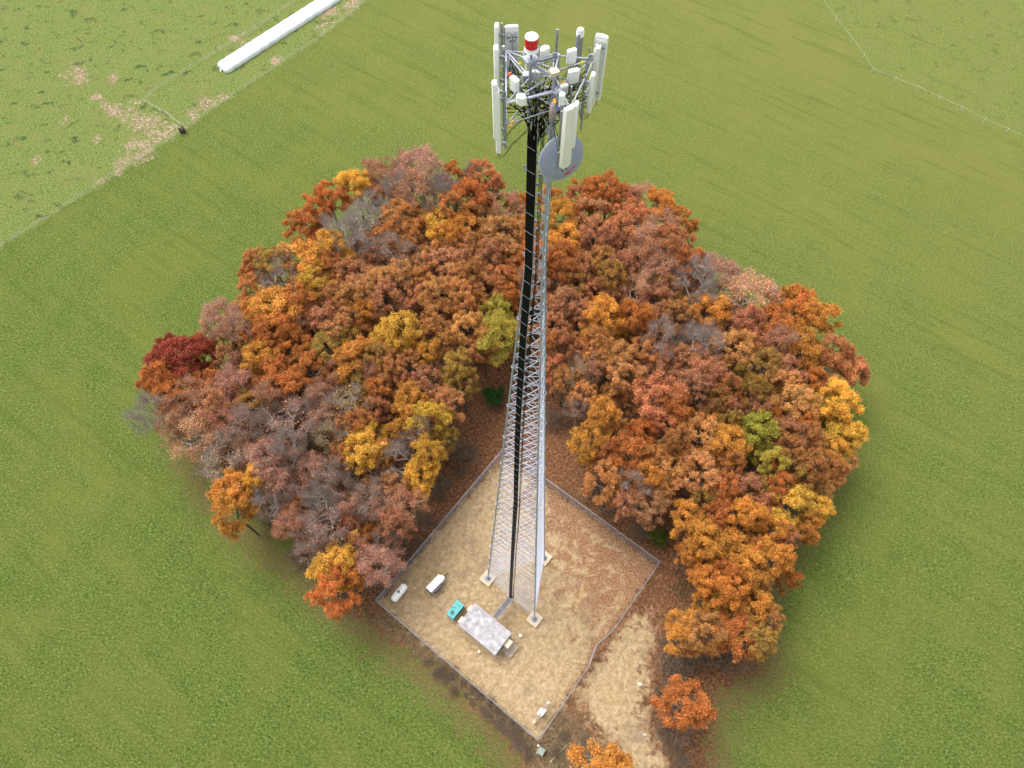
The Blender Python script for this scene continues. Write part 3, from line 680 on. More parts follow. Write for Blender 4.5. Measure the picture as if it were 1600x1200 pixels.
# ------------------------------------------------------------------ tower
LEG0=[(-5.365,.655),(2.115,-4.973),(3.250,4.319)]; LEG1=[(-.633,.077),(.250,-.587),(.384,.510)]
ZK,ZT=81.4,93.7
def leg(i,z):
    t=min(1,z/ZK); a=LEG0[i];b=LEG1[i]; return Vector((a[0]*(1-t)+b[0]*t,a[1]*(1-t)+b[1]*t,z))
def lr(z): return .115-.055*min(1,z/ZK)
tw=Thing('lattice_tower','tall tapering three-legged steel lattice tower in the fenced compound','tower',(0,0,0))
LEGN=[]
secs=[]; z=.45
zs_=[.45]+[i*6.1-3.0 for i in range(1,15)]
zs_=[.45,2.9]+[2.9+6.1*k for k in range(1,13)]  # ... 76.1
zs_=[v for v in zs_ if v<80]+[82.2,88.3,ZT]
for i in range(3):
    mb=MB()
    for a,b in zip(zs_[:-1],zs_[1:]): 
        if a<ZK<b: mb.tube(leg(i,a),leg(i,ZK),lr(a),lr(ZK),10); mb.tube(leg(i,ZK),leg(i,b),lr(ZK),lr(b),10)
        else: mb.tube(leg(i,a),leg(i,b),lr(a),lr(b),10)
    L_=tw.part('leg',mb,M['galv'],True); LEGN.append(L_)
    for z in zs_[1:-1]:
        mb=MB(); c=leg(i,z); rf=lr(z)*2.0
        mb.lathe([(rf,-.045),(rf,.045)],c,n=12)
        for k in range(8):
            t=k*math.pi/4; mb.tube(c+Vector((math.cos(t)*rf*.8,math.sin(t)*rf*.8,-.1)),c+Vector((math.cos(t)*rf*.8,math.sin(t)*rf*.8,.1)),.014,n=5)
        # gusset plates
        cen=Vector((0,0,z)); d=(c-cen).normalized(); mb.box(c+d*.02,(.30,.016,.34),math.atan2(d.y,d.x))
        tw.part('splice_flange',mb,M['galv'],parent=L_)
    mb=MB(); c=leg(i,.45); mb.lathe([(.42,-.09),(.42,-.03)],c,n=16)
    for k in range(8): t=k*math.pi/4; mb.tube(c+Vector((math.cos(t)*.33,math.sin(t)*.33,-.12)),c+Vector((math.cos(t)*.33,math.sin(t)*.33,.05)),.025,n=6)
    for k in range(4):
        t=k*math.pi/2+.3; mb.box(c+Vector((math.cos(t)*.2,math.sin(t)*.2,.08)),(.3,.02,.25),t)
    tw.part('base_plate',mb,M['steel_base'],parent=L_)
for f in range(3):
    a,b=f,(f+1)%3
    for s_ in range(len(zs_)-1):
        z0,z1=zs_[s_],zs_[s_+1]; mid=(z0+z1)/2
        nb=max(1,round((z1-z0)/6.1*(5 if mid>75 else 4 if mid>48 else 3)))
        br=.022 if mid>78 else (.030 if mid>45 else .029)
        mb=MB()
        for k in range(nb):
            q0=z0+(z1-z0)*k/nb; q1=z0+(z1-z0)*(k+1)/nb
            mb.tube(leg(a,q0+.03),leg(b,q1-.03),br,n=4); mb.tube(leg(b,q0+.03),leg(a,q1-.03),br,n=4)
            m0=(leg(a,(q0+q1)/2)+leg(b,(q0+q1)/2))/2; d=(leg(b,q0)-leg(a,q0)); mb.box(m0,(.14,br*2.4,.14),math.atan2(d.y,d.x))
            # small gusset tabs where braces meet the legs
            for l_ in (a,b):
                cc=leg(l_,q1); dd=(leg(b if l_==a else a,q1)-cc).normalized(); mb.box(cc+dd*(lr(q1)+.09),(.2,.02,.2),math.atan2(dd.y,dd.x))
        mb.tube(leg(a,z1-.12),leg(b,z1-.12),br*.9,n=5)
        tw.part('brace_panel',mb,M['galv'])
# cable ladder on the face between legs 0 and 1
def face_pt(t,z,off=.0,lat=0.0):
    a=leg(0,z);b=leg(1,z); d=(b-a).normalized(); nrm=Vector((d.y,-d.x,0))
    return a+(b-a)*t+nrm*off+d*lat
def ct(z): return float(np.interp(z,[0,45,55,62,75,84,93],[.50,.47,.42,.375,.30,.26,.25]))
zl=[1.2+i*1.0 for i in range(91)]
lad=MB(); ru=MB()
for s_ in(-1,1): lad.path([face_pt(ct(z),z,.10,s_*.255) for z in zl],.022,4)
for z in np.arange(2,92,1.35): lad.tube(face_pt(ct(z),z,.185,-.23),face_pt(ct(z),z,.185,.23),.011,n=4)
tw.part('cable_ladder',lad,M['galv'])
cr_=random.Random(3)
for lay,(noff,ncab) in enumerate(((.15,11),(.11,11),(.07,10))):
    for k in range(ncab):
        lat=-.215+.43*k/(ncab-1)+(.02 if lay==1 else 0); ph=cr_.uniform(0,6); mb=MB()
        top=cr_.uniform(90.2,92.2)
        pts=[face_pt(ct(z),z,noff,lat+.006*math.sin(z*.7+ph)) for z in zl if z<top-.8]
        # spread out toward the head frame
        tgt=Vector((cr_.uniform(-1.3,1.5),cr_.uniform(-1.0,1.0),cr_.uniform(91.6,93.2)))
        p0=pts[-1]; mid=p0.lerp(tgt,.4)+Vector((0,0,.6)); 
        for q in range(1,9):
            t=q/8; pts.append(p0*(1-t)**2+mid*2*t*(1-t)+tgt*t*t)
        mb.path(pts,.023,5); tw.part('coax_cable',mb,M['black'],True)
for k in range(5):
    mb=MB(); la=.04*k; pts=[face_pt(ct(z),z,.04,.40+la*1.6+.02*math.sin(z*.35+k)) for z in zl]
    if k<3: mb.path(pts,.017,5); tw.part('thin_cable',mb,M['black'],True)
# top plate & head ring
for z in (ZT-.05,92.3):
    mb=MB()
    for a in range(3): mb.tube(leg(a,z),leg((a+1)%3,z),.035,n=6)
    tw.part('top_ring',mb,M['galv'])
mb=MB(); mb.box(leg(1,ZT+.1),(.34,.30,.16),.5,.02); tw.part('junction_box',mb,M['tan'])
mb=MB(); mb.box(leg(0,ZT+.08),(.5,.42,.14),.6,.02); tw.part('beacon_bracket',mb,M['galv'])

for i in range(3):
    c=leg(i,0); e=Thing('concrete_footing',['square concrete footing under the left tower leg','square concrete footing under the front tower leg','square concrete footing half hidden behind the rear tower leg'][i],'footing',(c.x,c.y,0),'tower leg footings')
    mb=MB(); mb.box((c.x,c.y,.14),(1.9,1.9,.36),CANG,.03); e.part('pad',mb,M['concrete'])
    mb=MB(); mb.lathe([(.5,0),(.47,.04)],(c.x,c.y,.32),n=20); e.part('grout_collar',mb,M['steel_base'])

# ------------------------------------------------------------------ antenna mount (three boom frames at two heights)
mt=Thing('antenna_mount','galvanised pipe frame carrying the antennas around the tower top','antenna mount',(0,0,ZT))
CA=Vector((-1.62,1.5,93)); CBk=Vector((1.73,1.2,93)); CF=Vector((.9,-1.5,93)); CLf=Vector((-1.45,-1.35,93))
def pipe(name,a,b,r=.035,mat='galv',th=mt):
    mb=MB(); mb.tube(a,b,r,n=8); return th.part(name,mb,M[mat],True)
ctr=Vector((0,0,93)); 
for dz,nm in ((0,'upper_boom'),(-1.0,'lower_boom')):
    D=Vector((0,0,dz))
    pipe(nm,CA+D,CBk+D); pipe(nm,CF+D,CBk+D+Vector((.02,-.05,0))); 
pipe('upper_boom',CLf,CA); pipe('upper_boom',CLf,Vector((.41,-.12,93))+Vector((0,-.5,0)),.042)
pipe('lower_boom',CLf+Vector((0,0,-1)),CA+Vector((0,0,-1)))
L0,L1,L2=leg(0,93),leg(1,93),leg(2,93)
for a,b in ((CA,L0),(CA+Vector((0,0,-.1)),Vector((-.82,.2,92.9))),(CLf,L0),(CLf+Vector((.05,0,.0)),Vector((-.3,-.3,93))),(CA,L2),(CBk,L2),(CBk,L1),(CF,L1),(CF,Vector((.35,.0,93))),(CLf,L1)):
    pipe('standoff_arm',a,b,.03); pipe('standoff_arm',a+Vector((0,0,-1)),b+Vector((0,0,-.9)),.024)
for a,b in ((L0+Vector((0,0,.5)),L2+Vector((0,0,.5))),(L0+Vector((0,0,.55)),L1+Vector((0,0,.45))),(Vector((-.95,1.44,93)),Vector((-.75,.45,92.7))),(Vector((-.75,.4,92.7)),Vector((-.6,-.5,92.3))),(Vector((.22,1.35,93)),Vector((.22,.45,93.1)))):
    pipe('strut',a,b,.022)
mb=MB(); mb.box((-.76,.15,92.95),(.34,.26,.3),.2,.02); mt.part('clamp_plate',mb,M['galv'])
mb=MB(); mb.box((.42,-.62,92.9),(.38,.22,.26),.5,.02); mt.part('clamp_plate',mb,M['galv'])
# vertical mounting pipes: photograph pixel of top, height of top, length
def vpipe(x,y,zt,L_,r=.038,mat='galv_dark'):
    p=at(x,y,zt); mb=MB(); mb.tube((p.x,p.y,zt-L_),(p.x,p.y,zt),r,n=8)
    mb.lathe([(r*1.3,-.06),(r*1.3,.06)],(p.x,p.y,zt-.9),n=8); mb.lathe([(r*1.3,-.06),(r*1.3,.06)],(p.x,p.y,zt-1.7),n=8)
    return mt.part('mounting_pipe',mb,M[mat],True)
vpipe(784,36,93.9,1.9); vpipe(786.5,72,93.7,5.0,.062,'galv'); vpipe(800,46,93.4,2.3)
vpipe(871,46,94.0,2.3,.05); vpipe(905,53,93.8,2.1,.05); vpipe(918,90,93.6,2.9,.042); vpipe(914,143,92.8,1.9,.034); vpipe(893,135,93.2,1.3,.042); vpipe(878,163,93.3,3.2,.04); vpipe(942,60,93.5,2.8,.04); vpipe(906,112,93.1,2.3,.035)

# panel antennas
def panel(x,y,zt,L_,wd,dp,az,label,tilt=0,front='white',back='backgrey',bracket=True,bare_bottom=True):
    p=at(x,y,zt); base=Vector((p.x,p.y,zt-L_)); a=R(az)   # az = direction the radome faces, clockwise from +y
    nrm=Vector((math.sin(a),math.cos(a),0)); rz=math.atan2(nrm.y,nrm.x)
    t=Thing('panel_antenna',label,'antenna',base,'panel antennas on the tower head')
    c=Vector((p.x,p.y,zt-L_/2))
    side=Vector((-nrm.y,nrm.x,0)); mb=MB(); K=9; prof=[]
    for k in range(K):     # rounded front face
        s_=-1+2*k/(K-1); prof.append((s_*wd/2, dp*.30+dp*.22*(1-abs(s_)**2.6)))
    prof=[(-wd/2,-dp/2+.01)]+prof+[(wd/2,-dp/2+.01)]
    rings=[]
    for zz,sc_ in ((-L_/2,.9),(-L_/2+.05,1),(L_/2-.06,1),(L_/2-.015,.94),(L_/2,.82)):
        rings.append([c+side*(u*sc_)+nrm*(v*sc_)+Vector((0,0,zz)) for u,v in prof])
    n_=len(prof); vs=[q for r_ in rings for q in r_]; fs=[]
    for i in range(len(rings)-1):
        for k in range(n_): fs.append((i*n_+k,i*n_+(k+1)%n_,(i+1)*n_+(k+1)%n_,(i+1)*n_+k))
    fs.append(tuple(reversed(range(n_)))); fs.append(tuple(range((len(rings)-1)*n_,len(rings)*n_)))
    mb.add(vs,fs); t.part('radome',mb,M[front],True)
    mb=MB(); mb.box(c-nrm*(dp/2+.004)-Vector((0,0,.04)),(.03,wd*.86,L_-.28),rz,.008); bk=t.part('back_panel',mb,M[back])
    if bracket:
        for zz in (L_/2-.42,-L_/2+.42):
            mb=MB(); q=c+Vector((0,0,zz))-nrm*(dp/2+.10); mb.box(q,(.22,.09,.09),rz,.01); mb.box(q-nrm*(-.07),(.03,wd*.8,.06),rz); mb.box(q-nrm*.10,(.05,.24,.14),rz,.01)
            t.part('bracket',mb,M['galv_dark'])
        mb=MB(); mb.tube(c-nrm*(dp/2+.2)+Vector((0,0,L_/2-.1)),c-nrm*(dp/2+.2)-Vector((0,0,L_/2-.1)),.028,n=8); t.part('mast_pipe',mb,M['galv_dark'],True)
    mb=MB()
    for k in (-1,0,1):
        q=c+side*(k*wd*.22)-Vector((0,0,L_/2)); mb.tube(q,q-Vector((0,0,.07)),.022,n=6)
        tx=c*0; e1=q-Vector((0,0,.5))-nrm*.25; 
    t.part('connector',mb,M['black'],True)
    mb=MB()
    for k in (-1,1):
        q=c+side*(k*wd*.22)-Vector((0,0,L_/2+.06)); ins=Vector((0,0,92.2)); d=(ins-q); d.z=0
        mb.path([q,q-Vector((0,0,.22)),q-Vector((0,0,.30))+d*.12,q-Vector((0,0,.05))+d*.3+Vector((0,0,.2)),q+d*.62+Vector((0,0,.55))],.013,4)
    t.part('jumper_cable',mb,M['black'],True)
    mb=MB(); q=c+side*(-wd*.22)-Vector((0,0,L_/2+.14)); mb.tube(q,q-Vector((0,0,.05)),.02,n=6); t.part('colour_band',mb,M['redpaint' if int(x)%2 else 'orange_tape'])
    return t
panel(776,38,93.9,1.8,.30,.18,274,'tall white panel antenna farthest back on the left side of the head')
panel(775,73,93.8,1.9,.30,.20,268,'middle white panel antenna of the left side row, seen edge-on')
panel(772.5,128,93.7,2.6,.30,.20,266,'white panel antenna nearest the camera at the upper left, behind another')
panel(776.5,140,93.4,3.0,.26,.20,262,'long white panel antenna hanging lowest on the left, red-capped foot')
panel(799.5,40,93.8,2.2,.52,.17,352,'wide grey-white panel antenna seen from behind beside the red beacon',bracket=True,front='white',back='backgrey')
panel(941,55,93.8,2.9,.50,.2,20,'tall wide antenna seen from behind at the far right of the head')
panel(935,72,93.6,2.75,.30,.22,95,'long cream antenna standing in front of the far right one',front='cream')
panel(927,115,93.3,1.75,.27,.17,100,'shorter white antenna in front of the two tall right ones')
panel(891,167,94.2,2.75,.44,.22,138,'big cream antenna in front of the grey dish',front='cream')
panel(901,161,93.9,2.0,.30,.17,104,'slim white antenna just right of the big one before the dish')

# capped tube antenna with rings at the back right
p=at(906,53,93.6); t=Thing('tube_antenna','dark grey tube antenna with white ringed cap, back right of head','antenna',(p.x+.02,p.y+.08,91.8))
mb=MB(); mb.tube((p.x+.02,p.y+.14,91.8),(p.x+.02,p.y+.14,93.4),.13,n=14); t.part('tube',mb,M['galv_dark'],True)
mb=MB()
mb.lathe([(.13,0),(.15,.03),(.15,.09),(.13,.1),(.13,.14),(.15,.15),(.15,.21),(.13,.22),(.14,.25),(.12,.31),(.04,.34)],(p.x+.02,p.y+.14,93.4),n=16); t.part('ringed_cap',mb,M['white'],True)

# remote radio units
def rru(x,y,z,w_,h_,d_,az,label,col='white',round_=.06,lab=None):
    c=at(x,y,z); a=R(az); nrm=Vector((math.sin(a),math.cos(a),0)); rz=math.atan2(nrm.y,nrm.x)
    t=Thing('radio_unit',label,'radio unit',(c.x,c.y,z-h_/2),'radio units behind the antennas')
    mb=MB(); mb.box(c,(d_,w_,h_),rz,round_); t.part('housing',mb,M[col],False)
    mb=MB()
    for k in range(7):
        mb.box(c-nrm*(d_/2+.03)+Vector((-nrm.y,nrm.x,0))*(w_*.8*(k/6-.5)),(.06,.012,h_*.84),rz)
    t.part('heat_fins',mb,M['galv_dark'])
    mb=MB()
    for k in(-1,0,1):
        q=c+Vector((-nrm.y,nrm.x,0))*(w_*.25*k)-Vector((0,0,h_/2)); e=Vector((0,0,z-1.0))
        mb.path([q,q-Vector((0,0,.25)),q*.75+e*.25-Vector((0,0,.35)),q*.4+e*.6],.012,4)
    t.part('cable_tail',mb,M['black'],True)
    mb=MB(); mb.box(c-nrm*(d_/2+.10),(.06,.2,h_*.4),rz,.01); t.part('bracket',mb,M['galv_dark'])
    return t
rru(851,83,93.7,.42,.50,.26,140,'rounded white radio unit just right of the red beacon',round_=.1)
rru(893,88,93.5,.40,.58,.18,155,'white square radio unit high on the back boom')
rru(804,132,93.2,.42,.55,.22,225,'white radio unit with small green mark, left of centre')
rru(814.5,156,93.3,.40,.40,.26,200,'rounded grey-white radio unit under the long front left boom',round_=.1)
rru(838,118,92.9,.36,.42,.18,190,'faint grey-white ribbed radio unit behind the tower head struts',col='backgrey')
rru(896,119,93.1,.46,.56,.2,160,'largest white radio unit on the right, pink-topped')
rru(878,156,93.2,.28,.60,.24,140,'narrow tall white radio unit above the dish',round_=.1)
rru(881,140,92.9,.34,.40,.2,150,'small grey radio unit between the two right ones',col='backgrey')
p=at(802,128,93.2); 
mb=MB(); mb.box(at(801,136,93.35)+Vector((-.06,-.16,0)),(.05,.05,.05),.2); 
# weather-proofed splice bundles with coloured tape
t=Thing('splice_bundle','pinkish grey wrapped cable splice with orange tape beside the tower leg','cable splice',tuple(at(865,172,92.6)))
c=at(865,172,92.6); mb=MB(); mb.lathe([(.05,-.42),(.13,-.3),(.16,0),(.13,.3),(.05,.42)],c,(.12,.1,1),n=12); t.part('wrap',mb,noisy('pink_grey_wrap',(.30,.24,.24),(.42,.34,.33),7,.8),True)
mb=MB(); mb.lathe([(.06,.3),(.1,.34),(.1,.42),(.06,.46)],c,(.12,.1,1),n=10); t.part('tape_band',mb,M['orange_tape'])
mb=MB(); mb.tube(c+Vector((.2,0,.2)),c+Vector((.22,.02,.38)),.05,n=8); t.part('blue_plug',mb,M['blue_tape'])
# jumper clutter (dark loops and coloured bands) as part of the mount
jr=random.Random(12)
def rp(): 
    a=jr.choice([(CA,CLf),(CA,CBk),(CBk,CF),(L0,CLf),(L1,CBk),(L1,CBk)]); t=jr.random(); q=a[0].lerp(a[1],t); return q+Vector((0,0,jr.uniform(-1.1,.05)))
for k in range(46):
    a=rp(); b=Vector((jr.uniform(-.5,.6),jr.uniform(-.5,.5),jr.uniform(91.2,92.8))) if k%2 else rp()
    if (a-b).length>2.2: b=a.lerp(b,2.0/(a-b).length)
    m=a.lerp(b,.5)-Vector((0,0,jr.uniform(.15,.55))); mb=MB()
    mb.path([a*(1-t)**2+m*2*t*(1-t)+b*t*t for t in [i/8 for i in range(9)]],jr.uniform(.010,.02),4); mt.part('jumper_cable',mb,M['black'],True)
for (x,y,z,cname) in [(812,100,93.1,'yellow_tape'),(795,118,93.1,'redpaint'),(797,115,93.1,'orange_tape'),(905,100,93.2,'yellow_tape'),(910,98,93.2,'yellow_tape'),(880,130,93.2,'orange_tape'),(868,160,93,'yellow_tape'),(872,170,92.9,'blue_tape'),(800,191,92.6,'orange_tape'),(798,197,92.3,'orange_tape')]:
    p=at(x,y,z); mb=MB(); mb.tube(p-Vector((.05,0,.02)),p+Vector((.05,.03,.03)),.035,n=7); mt.part('coloured_tape_band',mb,M[cname])
# rods at lower right of mount already above; beacon
b0=leg(0,ZT+.15)+Vector((.02,0,0)); t=Thing('beacon_light','white and red cylindrical obstruction beacon on top of tower','beacon',b0)
mb=MB(); mb.tube(b0,b0+Vector((0,0,.30)),.045,n=10); t.part('stem',mb,M['galv_dark'],True)
bz=b0+Vector((0,0,.28)); mb=MB(); mb.lathe([(.10,0),(.26,.03),(.27,.06),(.25,.08),(.25,.17),(.235,.18)],bz,n=28); t.part('base_housing',mb,M['white'],True)
mb=MB(); mb.lathe([(.225,0),(.245,.02),(.245,.11),(.235,.12),(.245,.13),(.245,.23),(.235,.24),(.245,.25),(.245,.36),(.225,.38)],bz+Vector((0,0,.18)),n=28); t.part('red_lens',mb,M['red'],True)
mb=MB(); mb.lathe([(.235,0),(.245,.01),(.245,.03),(.235,.045),(.12,.06)],bz+Vector((0,0,.56)),n=28); t.part('cap',mb,M['white'],True)
mb=MB()
for k in range(3): mb.tube(bz+Vector((.03*k-.03,.04,.61)),bz+Vector((.05*k-.05,.05,.73)),.006,n=4)
t.part('bird_spike',mb,M['galv'])

# microwave dish
dn=Vector((.46,-.86,.22)).normalized(); dc=Vector((.74,-1.30,90.35))
t=Thing('dish_antenna','large round grey microwave dish with red arrow mark under the antennas','dish antenna',dc)
RD=.98
mb=MB(); mb.lathe([(RD*.25,-.42),(RD*.6,-.33),(RD*.9,-.17),(RD,-.09),(RD,-.02)],dc,dn,n=56); t.part('shroud',mb,M['dish_rim'],True)
mb=MB(); mb.lathe([(RD+.025,-.06),(RD+.025,.0),(RD-.01,.012)],dc,dn,n=56); t.part('rim_band',mb,M['dish_rim'],True)
mb=MB(); mb.lathe([(RD-.03,0),(RD-.03,.02),(RD*.9,.06),(RD*.75,.11),(RD*.5,.16),(RD*.25,.19),(.02,.20)],dc,dn,n=56); face=t.part('radome',mb,M['dish'],True)
sx=Vector((-dn.y,dn.x,0)).normalized()
if sx.x<0: sx=-sx
sy=dn.cross(sx); 
if sy.z<0: sy=-sy
def face2(u,v,h=.075): 
    rr=math.hypot(u,v)/RD; return dc+sx*u+sy*v+dn*(h+.125-.175*min(rr,.97)**2.2)
pts=[(-.33,-.60),(-.02,-.60),(-.02,-.66),(.34,-.40),(.14,-.43),(.10,-.50)]
mb=MB()
def plate(mb,pts,h0,h1):
    n_=len(pts); mb.add([face2(u,v,h0) for u,v in pts]+[face2(u,v,h1) for u,v in pts],[tuple(range(n_,2*n_)),tuple(reversed(range(n_)))]+[(i,(i+1)%n_,n_+(i+1)%n_,n_+i) for i in range(n_)])
ox,oy=.17,-.07
plate(mb,[(-.08+ox,-.69+oy),(.09+ox,-.66+oy),(.14+ox,-.53+oy),(.0+ox,-.55+oy)],.045,.085); plate(mb,[(.11+ox,-.58+oy),(.36+ox,-.44+oy),(.40+ox,-.36+oy),(.12+ox,-.50+oy)],.045,.085); plate(mb,[(-.32+ox,-.655+oy),(-.07+ox,-.665+oy),(-.05+ox,-.62+oy),(-.07+ox,-.60+oy)],.045,.08)
t.part('red_arrow_mark',mb,M['redpaint'],parent=face)
mb=MB(); mb.tube(dc-dn*.8,leg(1,90.4)+Vector((.1,-.05,0)),.06,n=8); mb.tube(dc-dn*.7+Vector((0,0,.55)),leg(1,91.0),.03,n=6); mb.tube(dc-dn*.6+Vector((0,0,-.5)),leg(1,89.6),.03,n=6)
lp=leg(1,90); mb.tube(lp+Vector((.12,-.1,-1.3)),lp+Vector((.12,-.1,1.2)),.055,n=8)
t.part('dish_mount',mb,M['galv'],True)
mb=MB(); mb.lathe([(.09,0),(.11,.05),(.11,.12),(.09,.16)],leg(1,91.5)+Vector((.0,0,0)),n=12); t.part('pipe_clamp',mb,M['galv_dark'])

# ------------------------------------------------------------------ fence
def chain_fence(a,b,label,gap=None,th_name='chain_link_fence',H=2.35):
    a=Vector(a);b=Vector(b); L_=(b-a).length; d=(b-a).normalized(); t=Thing(th_name,label,'fence',(a+b)/2,'chain link fence around the compound')
    n_=round(L_/3.05); rz=math.atan2(d.y,d.x); nr=Vector((-d.y,d.x,0))
    for i in range(n_+1):
        q=a+d*(L_*i/n_); 
        if i==n_ : q=q-d*.12
        mb=MB(); rr=.045 if i in(0,n_) else .032; mb.tube(q,q+Vector((0,0,H)),rr,n=7); mb.lathe([(rr*1.2,0),(rr*.3,.07)],q+Vector((0,0,H)),n=7); t.part('post',mb,M['galv_dark'],True)
    for nm,z,r_ in (('top_rail',H-.05,.036),('bottom_wire',.08,.02),('middle_rail',H*.5,.012)):
        mb=MB(); mb.tube(a+Vector((0,0,z))+nr*.04,b-d*.1+Vector((0,0,z))+nr*.04,r_,n=6); t.part(nm,mb,M['galv'])
    mb=MB(); step=.17; k=0; W=.0036; Hm=H-.1
    n0=int((L_+Hm)/step)
    for sgn in(1,-1):
        for k in range(-int(Hm/step),int(L_/step)+int(Hm/step)):
            x0=k*step; p0=[x0,.05]; p1=[x0+Hm*sgn,.05+Hm]
            def clip(p,q):
                (x0_,z0_),(x1_,z1_)=p,q; lo,hi=0,1; dx=x1_-x0_
                if dx>0: lo=max(lo,(0-x0_)/dx); hi=min(hi,(L_-.1-x0_)/dx)
                else: lo=max(lo,(L_-.1-x0_)/dx); hi=min(hi,(0-x0_)/dx)
                return (lo,hi)
            lo,hi=clip(p0,p1)
            if hi-lo<.02: continue
            A=[p0[i]+(p1[i]-p0[i])*lo for i in(0,1)]; B=[p0[i]+(p1[i]-p0[i])*hi for i in(0,1)]
            mb.tube(a+d*A[0]+Vector((0,0,A[1]))+nr*.055,a+d*B[0]+Vector((0,0,B[1]))+nr*.055,W,n=3,cap=False)
    t.part('wire_mesh',mb,M['galv'])
    mb=MB()
    for k in range(3): mb.tube(a+Vector((0,0,H+.08+.1*k))+nr*(-.06*k),b+Vector((0,0,H+.08+.1*k))+nr*(-.06*k),.008,n=3)
    for i in range(n_+1):
        q=a+d*(L_*i/n_); mb.tube(q+Vector((0,0,H)),q+Vector((0,0,H+.33))-nr*.16,.014,n=4)
    t.part('barbed_wire',mb,M['galv_dark'])
    return t
chain_fence(cL,cT,'grey chain link fence along the upper left side of the compound')
chain_fence(cT,cR,'grey chain link fence along the upper right side of the compound')
chain_fence(cB,cL,'grey chain link fence along the lower left side, facing the meadow')
gdir=(cB-cR).normalized()
g0,g1=cR+gdir*12.6,cR+gdir*18.8
chain_fence(cR,g0,'short chain link fence run from right corner down to the gate')
chain_fence(g1,cB,'chain link fence run from the gate down to bottom corner')
t=Thing('double_gate','double chain link gate slightly ajar where the dirt track enters','gate',(g0+g1)/2)
inn=Vector((-gdir.y,gdir.x,0)); 
if (C0-g0).dot(inn)<0: inn=-inn
def leafg(h,e):
    h=Vector(h);e=Vector(e); mb=MB(); d=(e-h)
    for z in(.15,1.15,2.2): mb.tube(h+Vector((0,0,z)),e+Vector((0,0,z)),.028,n=6)
    for s_ in(0,.5,1): mb.tube(h+d*s_+Vector((0,0,.12)),h+d*s_+Vector((0,0,2.22)),.028,n=6)
    o=t.part('gate_leaf',mb,M['galv'],True)
    mb=MB(); L_=d.length; dn_=d/L_
    for sgn in(1,-1):
        for k in range(-12,int(L_/.17)+12):
            x0=k*.17; x1=x0+2*sgn; lo=0;hi=1; dx=x1-x0
            t0,t1=sorted(((0-x0)/dx,(L_-x0)/dx)); lo=max(lo,t0);hi=min(hi,t1)
            if hi-lo<.02: continue
            mb.tube(h+dn_*(x0+dx*lo)+Vector((0,0,.15+2*lo)),h+dn_*(x0+dx*hi)+Vector((0,0,.15+2*hi)),.005,n=3,cap=False)
    t.part('wire_mesh',mb,M['galv_dark'],parent=o)
mid=(g0+g1)/2+inn*.75
leafg(g0+gdir*.12,mid-gdir*.1); leafg(g1-gdir*.12,mid+gdir*.15)

